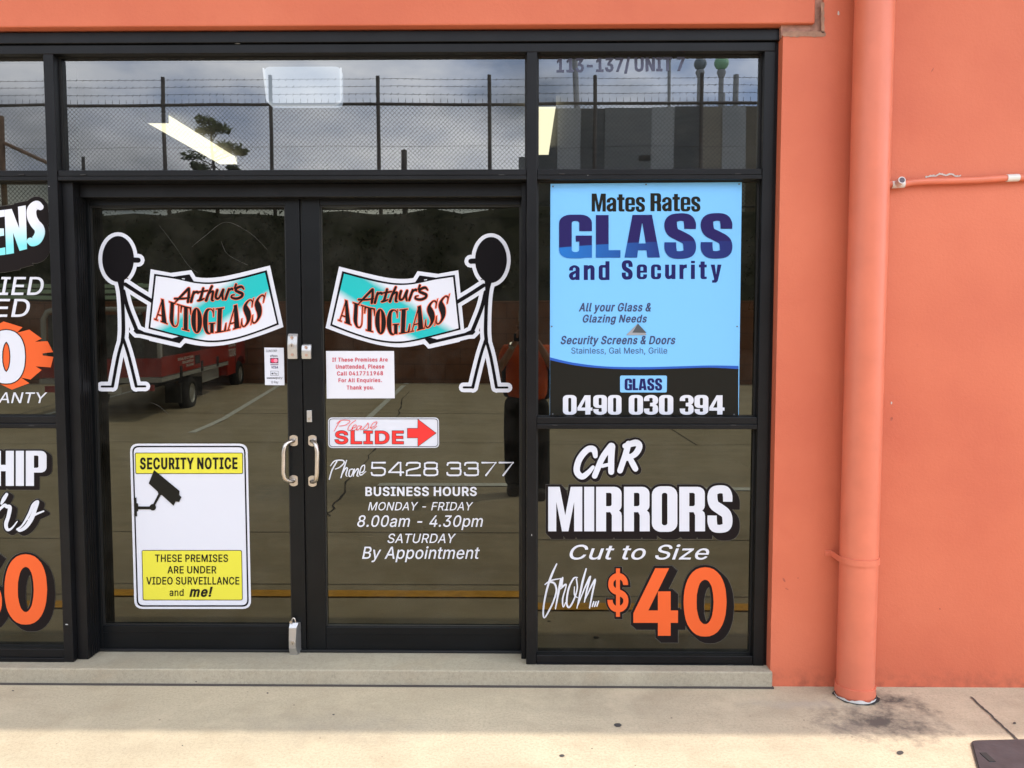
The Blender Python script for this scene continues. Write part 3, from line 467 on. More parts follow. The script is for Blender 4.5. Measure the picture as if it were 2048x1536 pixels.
# ------------------------------------------------------------ ground, kind structure
def gz(y): return max(0.0, (-10.5-y))*0.05 if y > -16.4 else 0.295
mb = MB(); xs = [-400, -60, -20, -12, -8, -4, 0, 4, 8, 12, 20, 60, 400]; ys = [.06, -2, -6, -10.5, -13, -16.4, -60, -400]
vs = [(x, y, gz(y)) for y in ys for x in xs]; nx = len(xs)
mb.add(vs, [(i*nx+j, i*nx+j+1, (i+1)*nx+j+1, (i+1)*nx+j) for i in range(len(ys)-1) for j in range(nx-1)])
tag(mb.build('ground', MATS['concrete'], loc=(0, 0, 0)), kind='structure')
JOINT = mat('joint_filler', (.06, .05, .045), rough=.9)
def gstrip(name, p0, p1, wd, m_, h=.004, kind='structure', jag=0.0, seg=1):
    p0 = Vector((*p0, 0)); p1 = Vector((*p1, 0)); d = (p1-p0).normalized(); n = Vector((-d.y, d.x, 0))*wd/2; mb = MB(); vs = []
    for i in range(seg+1):
        p = p0.lerp(p1, i/seg)+n*random.uniform(-jag, jag); k = 1+random.uniform(-jag, jag)*.4
        vs += [p+n*k, p-n*k]
    vs = [(v.x, v.y, gz(v.y)+h) for v in vs]
    mb.add(vs, [(2*i, 2*i+1, 2*i+3, 2*i+2) for i in range(seg)])
    o = mb.build(name, m_, loc=(0, 0, 0)); o['kind'] = kind; return o
a = atg(1942, 1395); b_ = atg(2038, 1484)
gstrip('pavement_joint', (a.x, a.y), (b_.x, b_.y), .010, JOINT, jag=.5, seg=24)
gstrip('pavement_joint', (-20, -2.35), (20, -2.35), .012, JOINT, jag=.4, seg=60)
gstrip('pavement_joint', (-20, -7.7), (20, -7.7), .015, JOINT, jag=.4, seg=60)
gstrip('pavement_joint', (-20, -1.02), (20, -1.02), .008, JOINT, jag=.4, seg=60)
gstrip('pavement_joint', (2.5, -7.7), (2.5, -16.4), .02, JOINT, seg=6)
gstrip('pavement_joint', (-20, -11.5), (20, -11.5), .02, JOINT, seg=6)
# crack wandering away from the door
mb = MB(); vs = []; wob = 0
for i in range(46):
    u = (i/45)**1.5; wob = wob*.7+random.uniform(-.035, .035); wdt = .005+.012*random.random()**3
    x_, y_ = -1.70-1.0*u+wob, -2.9-12*u; vs += [(x_-wdt, y_, gz(y_)+.004), (x_+wdt, y_, gz(y_)+.004)]
mb.add(vs, [(2*i, 2*i+1, 2*i+3, 2*i+2) for i in range(45)])
o = mb.build('ground_crack', JOINT, loc=(0, 0, 0)); o['kind'] = 'structure'
YPAINT = mat('yellow_line_paint', (.86, .42, .03), rough=.7, var=.18, vscale=14); WPAINT = mat('white_line_paint', (.80, .80, .74), rough=.7, var=.15, vscale=14)
gstrip('road_marking', (-20, -.83), (20, -.83), .118, YPAINT, h=.008)
gstrip('road_marking', (-1.5, -4.37), (9.5, -4.37), .16, WPAINT, h=.008)
gstrip('road_marking', (-5.3, -8.8), (-6.25, -17.0), .12, WPAINT, h=.008, seg=8)
gstrip('road_marking', (-2.78, -8.8), (-3.0, -16.9), .12, WPAINT, h=.008, seg=8)
gstrip('road_marking', (-8.9, -8.8), (-9.4, -16.9), .12, WPAINT, h=.008, seg=8)

# cast pit lid, bottom right
lid = thing('drain_cover', 'dark grey rectangular pit cover set in the concrete at the right edge', 'drain cover', tuple(atg(2030, 1530)))
q = [atg(1944, 1486), atg(2110, 1482), atg(2190, 1640), atg(1985, 1640)]
mb = MB(); q2 = [Vector((v.x, v.y)) for v in q]
poly = rrect([(v.x, v.y) for v in q2], .03)
LIDM = mat('cast_lid', (.045, .040, .045), rough=.6, var=.25, vscale=12, bump=.2, bscale=40)
mb.prism(poly, lambda u, v, w_: (u, v, .010-w_), .008); mb.build('lid', LIDM, lid)
inner = [(Vector(p_)-q2[0].lerp(q2[2], .5))*1.035+q2[0].lerp(q2[2], .5) for p_ in poly]
mb = MB(); mb.prism([tuple(v) for v in inner], lambda u, v, w_: (u, v, .006-w_), .004); mb.build('surround', JOINT, lid)
e = atg(1975, 1520); mb = MB(); mb.box(e.x-.012, e.x+.012, e.y-.03, e.y+.03, .0102, .0125); mb.build('lifting_slot', DARKHOLE, lid)

# ------------------------------------------------------------ building
bld = thing('shop_building', 'coral painted rendered shop building with black framed shopfront', 'building')
xl, xr, xfr = -7.0, 7.0, X(1554, YW0)
zfas = Z(50, YW0); ztopw = 6.2
jx0, jx1 = X(1630, 0, 20), X(1647, 0, 20)
mb = MB(); mb.box(xfr, jx1, YW0, .35, -.05, Z(72, 0)); mb.box(jx1, xr, YW0+.0, .35, -.05, ztopw, ch=0)
mb.build('wall', CORAL, bld)
mb = MB(); mb.box(xl, jx0, YW0-.004, .35, zfas, ztopw, ch=.006); mb.build('fascia_panel', CORAL, bld)
mb = MB(); mb.box(xl, xfr-.0, .352, .40, 2.94, 3.4); mb.build('lintel', FRAME, bld)
SEAL = mat('joint_sealant', (.34, .17, .12), rough=.8, var=.35, vscale=25, bump=.3)
mb = MB(); mb.box(jx0-.01, jx1+.01, .014, .05, Z(72, 0), ztopw); mb.build('sealant', SEAL, bld)
mb = MB(); mb.box(xfr-.004, jx1, .016, .05, Z(74, 0)-.002, zfas+.02); mb.build('sealant', SEAL, bld)
GSM = mat('sealant_smear', (.30, .17, .115), rough=.85, var=.3, vscale=30)
mb = MB()
pts_t = [(1566, 66), (1590, 64), (1622, 60), (1632, 50), (1640, 30), (1648, 0)]
for (x0, y0), (x1, y1), wd in [((1565, 69), (1652, 69), 6.5), ((1646, 66), (1645, 4), 3.2)]:
    n = 26; vs = []
    for i in range(n+1):
        u = i/n; px = x0+(x1-x0)*u; py = y0+(y1-y0)*u; h_ = wd*(.75+.5*random.random())*(.4 if i in (0, n) else 1)
        if abs(x1-x0) > 10: vs += [at(px, py-h_, -.0025), at(px, py+h_*.7, -.0025)]
        else: vs += [at(px-h_, py, -.0025), at(px+h_, py, -.0025)]
    mb.add(vs, [(2*i, 2*i+1, 2*i+3, 2*i+2) for i in range(n)])
mb.build('sealant_smear', GSM, bld)
# chips in the render
CHIP = mat('bare_render', (.52, .48, .43), rough=.9)
mb = MB()
for px, py, r_ in [(1677, 26, 3.2), (1783, 806, 2.2)]:
    V_, F_ = tri2d([[(px+r_*random.uniform(.5, 1)*math.cos(a_*.7), py+1.6*r_*random.uniform(.6, 1)*math.sin(a_*.7)) for a_ in range(9)]]); mb.add([at(v.x, v.y, -.002) for v in V_], F_)
pp = catmull([(1851, 354), (1862, 351), (1872, 351), (1880, 347), (1892, 350), (1902, 347), (1912, 352), (1922, 350)], 3)
for i in range(len(pp)-1):
    p0, p1 = pp[i], pp[i+1]; h0, h1 = 2.0, 2.4; mb.add([at(p0[0], p0[1]-h0*random.random(), -.002), at(p0[0], p0[1]+h0, -.002), at(p1[0], p1[1]+h1, -.002), at(p1[0], p1[1]-h1*random.random(), -.002)], [(0, 1, 2, 3)])
mb.build('paint_chip', CHIP, bld)
# awning over the shopfront (above the picture; it shades the wall)
mb = MB(); mb.box(xl, xr, -1.36, 0.0, 4.40, 4.46); mb.build('awning', mat('awning_steel', (.55, .56, .57), rough=.5, metal=.3), bld)
mb = MB(); mb.box(xl, xr, -1.40, -1.36, 4.34, 4.52); mb.build('awning_gutter', mat('awning_edge', (.60, .16, .10), rough=.5), bld)
# interior
INW = mat('interior_wall', (.20, .19, .17), rough=.9, var=.1); INF = mat('interior_floor', (.10, .095, .085), rough=.7, var=.2)
mb = MB(); mb.box(xl, xr, .40, 8.0, -.02, .045); mb.build('interior_floor', INF, bld)
mb = MB(); mb.box(xl, xr, 7.9, 8.0, .05, 3.3); mb.box(xl, xl+.1, .40, 7.9, .05, 3.3); mb.box(2.6, 2.7, .40, 7.9, .05, 3.3); mb.build('interior_wall', INW, bld)
mb = MB(); mb.box(xl, xr, .36, 8.0, 3.22, 3.3); mb.build('interior_ceiling', INW, bld)
mb = MB(); mb.box(xl, xr, .36, 8.2, 6.0, 6.15); mb.build('roof', INW, bld)
mb = MB(); mb.box(xl, xfr-.001, .402, .43, 3.02, 3.219); mb.build('header_panel', INW, bld)
# concrete plinth / door step
zs = Z(1341, -.015)
mb = MB(); mb.box(xl, xfr+.006, -.018, .40, -.03, zs, ch=.006); pl_ = mb.build('concrete_step', MATS['plinth_concrete'], bld)
mb = MB(); mb.box(xl, xfr+.01, -.028, -.012, -.02, .006); mb.build('step_joint', JOINT, bld)

# ------------------------------------------------------------ shopfront framing
sf = thing('shopfront_frame', 'black aluminium shopfront framing with mullions, transoms and sub-sills', 'shopfront', (0, .1, 0))
ML0, ML1 = X(106, YF), X(125.5, YF)
MC0, MC1 = X(1053, YF), X(1073.5, YF)
JR0, JR1, JR2 = X(1518.5, YF), X(1540.5, YF), X(1552, YF+.006)
zH0, zH1, zH2 = Z(104, YF), Z(86, YF), Z(60, YF-.012)
zT0, zT1, zTm = Z(359, YF), Z(338, YF), Z(350, YF)
D = .10
def bar(name, x0, x1, z0, z1, y0=YF, y1=YF+D, m_=FRAME, par=None, ch=.0025):
    mb = MB(); mb.box(x0, x1, y0, y1, z0, z1, ch=ch); return mb.build(name, m_, par or sf)
bar('head_flashing', xl, X(1561.5, YF-.012, 60)+.004, zH1+.003, zH2, YF-.012, YF+D+.15)
bar('head_rail', xl, JR1, zH0, zH1)
zb = zs+.004
bar('mullion', ML0, ML1, zs+.002, zH0-.0005, YF-.003, YF+D+.09)
bar('mullion', MC0, MC1, zs+.002, zH0-.0005, YF-.003, YF+D+.09)
bar('jamb', JR0, JR1, Z(1335, YF), zH0-.0005, YF-.001, YF+D)
bar('jamb_flashing', JR1+.002, JR2, Z(1335, YF), zH1, YF+.008, YF+D)
SLOTM = DARKHOLE
def rail(x0, x1, z0, z1, zm, px_slots=(), pyslot=0):
    """two-piece glazing rail: lower lip slightly proud, drain slots"""
    bar('rail', x0+.0005, x1-.0005, zm, z1, YF+.004, YF+D); bar('rail_lip', x0+.0005, x1-.0005, z0, zm-.001, YF, YF+D-.002)
    for px in px_slots:
        c = at(px, pyslot, YF); mb = MB(); mb.box(c.x-.012, c.x+.012, YF-.0012, YF+.002, c.z-.0025, c.z+.0025); mb.build('drain_slot', SLOTM, sf)
rail(ML1, MC0, zT0, zT1, zTm, (166, 1003), 349.5); rail(xl, ML0, zT0, zT1, zTm, (43,), 349)
rail(MC1, JR0, zT0, zT1, zTm, (1124, 1476), 347.5)
zm0, zm1 = Z(858, YF), Z(834, YF); zmm = Z(848, YF)
rail(MC1, JR0, zm0, zm1, zmm, (1110, 1467), 850); rail(xl, ML0, zm0, zm1, zmm, (63,), 851)
rail(MC1, JR0, Z(1341, YF), Z(1311, YF), Z(1327, YF), (1112, 1461), 1330); rail(xl, ML0, Z(1335, YF), Z(1303, YF), Z(1320, YF), (80,), 1327)
bar('sub_sill', MC1+.003, JR2, Z(1357.5, YF-.02), Z(1342, YF-.02), YF-.02, YF+D); bar('sub_sill', xl, ML0+.001, Z(1352, YF-.02), Z(1336, YF-.02), YF-.02, YF+D)
# door pocket jambs and head behind the mullions
bar('door_jamb', ML1+.001, ML1+.05, zs+.001, zT0, YF+.03, YL+.09); bar('door_head', ML1+.05, MC0-.001, zT0-.06, zT0-.002, YF+.08, YL+.09)
bar('door_jamb', MC0-.022, MC0-.001, zs+.001, zT0, YF+.06, YL+.09); bar('threshold_track', ML1+.05, MC0-.022, zs, zs+.012, YL-.01, YL+.08, m_=RUBBER)
for x_ in (ML1+.0502, ML1+.0502): pass
mb = MB()
for yy in (.105, .122, .140, .158): mb.box(ML1+.049, ML1+.054, yy, yy+.012, zs+.004, zT0-.062)
mb.build('jamb_groove', FRAME, sf)

# ------------------------------------------------------------ glass
G_TR = glass('transom_glass', (.45, .46, .47), 2.25)
G_WN = glass('tinted_glass', (.055, .055, .055), 1.78, (.88, .86, .66))
G_DR = glass('tinted_door_glass', (.045, .045, .045), 1.80, (.88, .86, .66))
def window(x0, x1, z0, z1, m_, label):
    r_ = thing('window_pane', label, 'window', ((x0+x1)/2, YG, z0)); mb = MB(); mb.box(x0, x1, YG, YG+.006, z0, z1)
    # single-sided pane: one sheet in a thin rubber bead
    mb2 = MB(); mb2.add([(x0, YG, z0), (x1, YG, z0), (x1, YG, z1), (x0, YG, z1)], [(0, 1, 2, 3)]); mb2.build('glass', m_, r_)
    mb = MB(); t_ = .008
    mb.box(x0, x1, YG-.006, YG-.001, z0, z0+t_); mb.box(x0, x1, YG-.006, YG-.001, z1-t_, z1); mb.box(x0, x0+t_, YG-.006, YG-.001, z0+t_, z1-t_); mb.box(x1-t_, x1, YG-.006, YG-.001, z0+t_, z1-t_)
    mb.build('glazing_bead', RUBBER, r_); return r_
window(ML1, MC0, zT1-.004, zH0+.004, G_TR, 'wide clear highlight pane above the sliding doors')
window(xl, ML0, zT1-.004, zH0+.004, G_TR, 'highlight pane at the top left corner of the shopfront')
window(MC1, JR0, zT1-.004, zH0+.004, G_TR, 'highlight pane bearing the street number above the blue poster')
window(MC1, JR0, zm1-.004, zT0+.004, G_WN, 'tinted pane behind the light blue poster')
window(xl, ML0, zm1-.004, zT0+.004, G_WN, 'tinted pane behind the orange starburst lettering')
window(MC1, JR0, Z(1311, YF)-.004, zm0+.004, G_WN, 'tinted pane carrying the car mirrors lettering')
window(xl, ML0, Z(1303, YF)-.004, zm0+.004, G_WN, 'tinted pane at lower left with the orange price figures')

def door(label, px, pzt, pzb, glass_px, loc_px):
    """px: outer left/right; glass_px: left/right; pzt/pzb: leaf top, glass top / glass bottom, leaf bottom"""
    x0, x1 = X(px[0], YL), X(px[1], YL); g0, g1 = X(glass_px[0], YL), X(glass_px[1], YL)
    z1, gz1, gz0, z0 = [Z(v, YL) for v in (*pzt, *pzb)]
    r_ = thing('sliding_door', label, 'door', (loc_px, YL, z0)); y1 = YL+.045
    mb = MB(); c_ = .002
    mb.box(x0, g0, YL, y1, z0, z1, ch=c_); mb.box(g1, x1, YL, y1, z0, z1, ch=c_); mb.build('stile', FRAME2, r_)
    mb = MB(); mb.box(g0+.0005, g1-.0005, YL+.002, y1, z0, gz0, ch=c_); mb.box(g0+.0005, g1-.0005, YL+.002, y1, gz1, z1, ch=c_)
    mb.box(g0+.0005, g1-.0005, YL+.0005, YL+.004, gz0-.038, gz0-.034); mb.build('rail', FRAME2, r_)
    mb = MB(); mb.add([(g0, YP, gz0), (g1, YP, gz0), (g1, YP, gz1), (g0, YP, gz1)], [(0, 1, 2, 3)]); mb.build('glass', G_DR, r_)
    mb = MB(); t_ = .006
    for (a0, a1, b0, b1) in ((g0, g1, gz0, gz0+t_), (g0, g1, gz1-t_, gz1), (g0, g0+t_, gz0+t_, gz1-t_), (g1-t_, g1, gz0+t_, gz1-t_)): mb.box(a0, a1, YL+.010, YP-.002, b0, b1)
    mb.build('glazing_bead', RUBBER, r_)
    return r_, z0
dl, zd = door('left sliding glass door leaf with the yellow security sign', (168, 602.5), (374, 410), (1255, 1311), (186, 574), X(385, YL))
dr, _ = door('right sliding glass door leaf with the business hours', (607, 1052), (374, 410), (1256, 1312), (643, 1041), X(840, YL))
mb = MB(); mb.box(X(602.5, YL)+.001, X(607, YL)-.001, YL+.015, YL+.04, zd, Z(374, YL)); mb.build('meeting_seal', RUBBER, dl)
# pull handles
def pull(par, px_plate, px_bar, y0, y1, name='pull_handle'):
    mb = MB()
    for py in (y0, y1):
        c = at(px_plate, py, YL); mb.tube([(c.x, YL-.0005, c.z), (c.x, YL-.006, c.z)], .026, 24, 0, smooth=False)
    # flatten plates into ovals
    for i, v in enumerate(mb.v):
        c = at(px_plate, y0, YL) if v[2] > Z((y0+y1)/2, YL) else at(px_plate, y1, YL)
        mb.v[i] = (max(c.x-.019, min(c.x+.019, v[0])), v[1], v[2])
    a = at(px_plate, y0, YL); b2 = at(px_plate, y1, YL); bx = a.x+(px_bar-px_plate)*.00225; xo = bx-a.x
    path = [(a.x, YL-.004, a.z), (a.x, YL-.018, a.z)]
    for k in range(1, 7):
        th = k/6*math.pi/2; path.append((a.x+xo*math.sin(th)*.9, YL-.018-.032*math.sin(th), a.z-.028*(1-math.cos(th))))
    path += [(bx, YL-.052, a.z-.045), (b2.x+xo, YL-.052, b2.z+.045)]
    for k in range(6, -1, -1):
        th = k/6*math.pi/2; path.append((b2.x+xo*math.sin(th)*.9, YL-.018-.032*math.sin(th), b2.z+.028*(1-math.cos(th))))
    path.append((b2.x, YL-.004, b2.z))
    mb.tube(path, .0095, 14); return mb.build(name, STEEL, par)
pull(dl, 588, 573, 881, 961); pull(dr, 625.5, 640, 881, 962)
# locks
def bevelplate(mb, q, y, th, slope=.5):
    """chunky lock body from pixel rect (x0,y0,x1,y1), sloping top"""
    x0, y0, x1, y1 = q; prof = [(y0, .35), (y0+(y1-y0)*.10, .75), (y0+(y1-y0)*.42, 1), (y0+(y1-y0)*.60, 1), (y1, .80)]
    vs = []
    for px, k in ((x0, 1), (x1, 1)):
        for py, d in prof: c = at(px, py, YL); vs.append((c.x, YL-.0004-th*d, c.z))
        c = at(px, y1, YL); vs.append((c.x, YL-.0004, c.z)); c = at(px, y0, YL); vs.append((c.x, YL-.0004, c.z))
    n = len(prof)+2
    mb.add(vs, [tuple(range(n)), tuple(range(2*n-1, n-1, -1))]+[(i, i+n, (i+1) % n+n, (i+1) % n) for i in range(n)])
def lock(par, q, screws, key=None, th=.022):
    mb = MB(); bevelplate(mb, q, YL, th); o = mb.build('security_lock', CAST, par)
    bmx = bmesh.new(); bmx.from_mesh(o.data); bmesh.ops.bevel(bmx, geom=bmx.edges[:], offset=.002, segments=2, affect='EDGES'); bmx.to_mesh(o.data); bmx.free()
    for px, py in screws:
        c = at(px, py, YL); mb = MB(); mb.tube([(c.x, YL-th-.0005+.004, c.z), (c.x, YL-th-.003, c.z)], .0065, 14, smooth=False); mb.build('screw_cap', mat('copper_cap', (.50, .34, .27), rough=.4, metal=.7), o)
    if key:
        c = at(*key, YL); mb = MB(); mb.tube([(c.x, YL-th+.004, c.z), (c.x, YL-th-.004, c.z)], .0095, 18, smooth=False); k_ = mb.build('key_cylinder', STEEL, o)
        mb = MB(); mb.box(c.x-.001, c.x+.001, YL-th-.0048, YL-th-.0035, c.z-.005, c.z+.004); mb.build('keyhole', DARKHOLE, o)
lock(dl, (577.5, 667.5, 596.5, 717.5), ((586, 675), (587, 709)), (586, 691))
lock(dr, (605.5, 688, 624, 717.5), ((614.5, 694.5), (615.5, 710)))
c0, c1 = at(614, 820.5, YL), at(624.5, 844, YL); mb = MB(); mb.box(c0.x, c1.x, YL-.006, YL-.0003, c1.z, c0.z, ch=.0015); cl = mb.build('cylinder_lock', CAST, dr)
c = at(619, 837, YL); mb = MB(); mb.tube([(c.x, YL-.005, c.z), (c.x, YL-.009, c.z)], .006, 16, smooth=False); mb.build('key_cylinder', STEEL, cl)
mb = MB(); mb.box(c.x-.0009, c.x+.0009, YL-.0098, YL-.0085, c.z-.004, c.z+.003); mb.build('keyhole', DARKHOLE, cl)
# patio bolt at the foot of the left leaf
px = lambda u, v, y=YL: at(u, v, y)
mb = MB(); prof = [(1248, .028), (1256, .044), (1281, .050), (1296, .050), (1313, .034), (1318, .034)]
xl0, xr0 = px(583.5, 1280).x, px(604, 1280).x; vs = []
for k, xx in enumerate((0, 1)):
    for (py, d) in prof:
        base = px(583.5, py); wdt = .045 if True else 0
        vs.append(((xl0+.001 if xx == 0 else xl0+.040)-(0 if xx == 0 else (d-.03)*.35), YL-d, Z(py, YL-.03)))
    vs.append((xl0 if xx == 0 else xl0+.044, YL-.0003, Z(1318, YL))); vs.append((xl0 if xx == 0 else xl0+.044, YL-.0003, Z(1246, YL)))
n = len(prof)+2; mb.add(vs, [tuple(range(n)), tuple(range(2*n-1, n-1, -1))]+[(i, i+n, (i+1) % n+n, (i+1) % n) for i in range(n)])
bo = mb.build('floor_bolt', CAST, dl)
mb = MB(); xc = xl0+.018; zc = Z(1288, YL-.05); mb.tube([(xc, YL-.049, zc), (xc, YL-.054, zc)], .010, 18, smooth=False); mb.build('key_cylinder', STEEL, bo)
mb = MB(); mb.box(xc-.001, xc+.001, YL-.0555, YL-.0535, zc-.006, zc+.001); mb.build('keyhole', DARKHOLE, bo)
mb = MB(); mb.cyl((xc+.004, YL-.02, Z(1318, YL-.03)), (xc+.004, YL-.02, Z(1329, YL-.03)), .0065, 12); mb.build('bolt_pin', STEEL, bo)
mb = MB(); zz = Z(1248, YL-.03); mb.tube([(xc-.002+.009*math.cos(a_/10*math.pi), YL-.02, zz-.002+.022*math.sin(a_/10*math.pi)) for a_ in range(11)], .0032, 8)
mb.tube([(xc-.010, YL-.036, zz+.006), (xc-.010, YL-.012, zz+.006)], .006, 12); mb.build('shackle', STEEL, bo)

# ------------------------------------------------------------ down pipe and conduit
dp = thing('downpipe', 'thick coral painted round downpipe standing on the pavement', 'downpipe', (X(1728, -.09), -.09, 0))
PR = .078; PX0 = at(1709, 1390, -.09).x; PX1 = at(1749, 10, -.09).x; ycp = -.092
def pipe_x(z): return dpx0+(z)*dpk
bot = at(1709.5, 1395, ycp); top = at(1749.5, 0, ycp); dpk = (top.x-bot.x)/(top.z-bot.z); dpx0 = bot.x-bot.z*dpk
mb = MB(); mb.tube([(pipe_x(z), ycp, z) for z in (.0, 1, 2, 3, 4.39)], PR, 48); mb.build('pipe', CORALP, dp)
zc0 = at(1709, 1397, ycp-PR).z; mb = MB(); mb.tube([(pipe_x(.02), ycp, .018), (pipe_x(.04), ycp, .056)], PR+.006, 48); mb.build('socket', CORALP, dp)
mb = MB(); vs = []; n = 48; 
for j in range(n): a_ = 2*math.pi*j/n; r_ = PR+.0066; h_ = 0; vs += [(pipe_x(0)+r_*math.cos(a_), ycp+r_*math.sin(a_), .001), (pipe_x(0)+r_*math.cos(a_), ycp+r_*math.sin(a_), .007+.009*abs(math.sin(3.1*a_)*math.sin(1.3*a_+2))+.004*random.random())]
mb.add(vs, [(2*j, 2*((j+1) % n), 2*((j+1) % n)+1, 2*j+1) for j in range(n)]); mb.build('bare_end', PVC, dp)
mb = MB(); zst = at(1712, 1128, ycp-PR).z; vs = []; n = 25
for j in range(n):
    a_ = math.pi+math.pi*j/(n-1); zz = zst
    for r_, dz in ((PR-.001, -.0135), (PR+.005, -.0135), (PR+.005, .0135), (PR-.001, .0135)): vs.append((pipe_x(zst)+r_*math.cos(a_), ycp+r_*math.sin(a_), zz+dz))
mb.add(vs, [(4*j+i, 4*j+4+i, 4*j+5+i, 4*j+1+i) for j in range(n-1) for i in range(3)])
xL = pipe_x(zst)-PR-.005
mb.box(xL-.001, xL+.001, ycp, -.004, zst-.013, zst+.013); mb.box(xL-.028, xL, -.006, -.001, zst-.011, zst+.013)
xR = pipe_x(zst)+PR+.005; mb.box(xR-.001, xR+.001, ycp, -.004, zst-.013, zst+.013); mb.box(xR, xR+.028, -.006, -.001, zst-.011, zst+.013)
stp = mb.build('strap', CORALP, dp)
mb = MB(); mb.tube([(xL-.016, -.006, zst), (xL-.016, -.010, zst)], .005, 12); mb.build('screw', CORALP, stp)
# dark ragged gap round the foot
mb = MB(); ring_ = []
n = 40
vs = [(pipe_x(0)+(PR+.010+random.random()*.012)*math.cos(2*math.pi*j/n)+.004, ycp+(PR+.008+random.random()*.012)*math.sin(2*math.pi*j/n), .0035) for j in range(n)]
mb.add(vs, [tuple(range(n))]); mb.build('floor_gap', DARKHOLE, dp)

cd = thing('conduit', 'slim coral painted conduit running along the wall right of the downpipe', 'pipe', (X(1900, -.02), -.02, Z(358, -.02)))
cp = [(1776, 368), (1800, 369), (1830, 364), (1880, 362), (1950, 360), (2012, 356), (2048, 355), (2250, 353)]
P_ = [at(u, v, -.022) for u, v in cp]; mb = MB(); mb.tube([tuple(q_) for q_ in catmull([tuple(p_) for p_ in P_], 5)], .0135, 16); mb.build('pipe', CORALP, cd)
mb = MB(); mb.tube([at(2013, 356.3, -.022), at(2037, 355.2, -.022)], .0155, 18); mb.build('coupling', PVC, cd)
mb = MB(); a1 = at(1794, 369.0, -.022); mb.tube([at(1783, 369.4, -.022), at(1808, 368.4, -.022)], .0155, 18); mb.tube([a1, a1+Vector((-.0, -.045, .010))], .0155, 18); o = mb.build('tee_joint', PVC, cd)
mb = MB(); mb.tube([a1+Vector((0, -.0452, .0100)), a1+Vector((0, -.0458, .0101))], .0115, 16); mb.build('open_end', mat('pipe_bore', (.09, .07, .09), rough=.6), o)

# ------------------------------------------------------------ lights inside the shop, seen through the highlights
def batten(x0, x1, y0, y1, label):
    r_ = thing('ceiling_light', label, 'ceiling light', ((x0+x1)/2, (y0+y1)/2, 3.20), group='fluorescent lights inside the shop')
    mb = MB(); z1, z0 = 3.2195, 3.15; xm0, xm1 = x0+.02, x1-.02
    mb.add([(xm0, y0, z1), (xm1, y0, z1), (x1, y0, z0), (x0, y0, z0), (xm0, y1, z1), (xm1, y1, z1), (x1, y1, z0), (x0, y1, z0)], [(0, 1, 2, 3), (4, 5, 6, 7), (1, 5, 6, 2), (0, 4, 7, 3), (0, 1, 5, 4), (3, 2, 6, 7)])
    mb.build('diffuser', mat('lit_diffuser', (.8, .8, .7), rough=.5, emis=(1.0, .92, .60), es=2.5), r_)
    for yy in (y0, y1): mb = MB(); mb.box(x0-.002, x1+.002, yy-.006, yy+.006, z0-.003, z1); mb.build('end_cap', mat('lamp_cap', (.7, .7, .66), rough=.5), r_)
batten(-2.80, -2.64, 2.55, 4.0, 'long warm fluorescent light slanting behind the pane above the left door')
batten(.08, .235, 2.15, 3.65, 'short end of a fluorescent light seen just right of the centre mullion')
sk = thing('light_panel', 'pale blue square light panel hanging behind the pane above the doors', 'light panel', (-1.6, 1.6, 2.9))
a, b_ = at(527, 122, 1.5), at(683, 211, 1.5)
mb = MB(); pts = rrect([(a.x, 3.21), (b_.x, 3.21), (b_.x, b_.z), (a.x+.02, b_.z)], .04); mb.prism(pts, lambda u, v, w_: (u, 1.5+w_, v), .05)
mb.build('panel', mat('lit_panel', (.6, .6, .6), emis=(.74, .86, 1.0), es=.62), sk)
mb = MB()
pp = [(a.x, 3.2), (a.x+.02, b_.z+.03), (a.x+.05, b_.z), (b_.x-.04, b_.z), (b_.x, b_.z+.03), (b_.x, 3.2)]
mb.tube([(u, 1.495, v) for u, v in pp], .006, 8); mb.build('rim', mat('panel_rim', (.6, .6, .6), emis=(.9, .95, 1.0), es=.9), sk)
# paper on the inside of the shop, just visible beside the poster
mb = MB(); ca = [at(1484, 573, .7), at(1510, 571, .7), at(1510, 625, .7), at(1484, 620, .7)]
mb.add(ca+[v+Vector((0, .004, 0)) for v in ca], [(0, 1, 2, 3), (4, 7, 6, 5), (0, 3, 7, 4), (1, 5, 6, 2)])
nn = mb.build('paper_notice', mat('faded_paper', (.5, .55, .68)), loc=tuple(ca[3])); tag(nn, 'faded paper numbered 22 behind the glass right of the poster', 'notice')
o = sheet('numeral', [text('22', 1496, 594, 1509, 620)], .698, INK['dark'], None); o.parent = nn; o.location = -Vector(nn.location)

# paint nicks on the frames, hairline scratches on the door glass, scuffs on the wall, gum on the pavement
NICK = mat('bare_nick', (.42, .42, .42), rough=.5)
for px_, py_, w_, h_, yy in [(131, 1248, 5, 2, YF-.0035), (470, 86.5, 10, 1, YF-.0015), (1063, 1068, 1, 4, YF-.0035), (97, 372, 2, 1, YF-.0035), (1290, 1346, 2, 2, YF-.0205), (79, 1326, 8, 1.5, YF-.001), (1175, 350, 1.5, 1, YF-.0015)]:
    c = at(px_, py_, yy); k_ = .00222; mb = MB(); mb.box(c.x, c.x+w_*k_, yy-.0005, yy+.0004, c.z-h_*k_, c.z); mb.build('paint_nick', NICK, sf)
SCR = mat('glass_scratch', (.085, .08, .07), rough=.6)
def scratch(P, par, w_=.7):
    q = catmull(P, 4); mb = MB(); vs = []
    for i, p in enumerate(q):
        a_ = q[max(i-1, 0)]; b2 = q[min(i+1, len(q)-1)]; d = Vector((b2[0]-a_[0], b2[1]-a_[1])).normalized(); k = w_*.5*(.4+.6*random.random())
        vs += [at(p[0]-d.y*k, p[1]+d.x*k, YP-.0008), at(p[0]+d.y*k, p[1]-d.x*k, YP-.0008)]
    mb.add(vs, [(2*i, 2*i+1, 2*i+3, 2*i+2) for i in range(len(q)-1)]); mb.build('scratch', SCR, par)
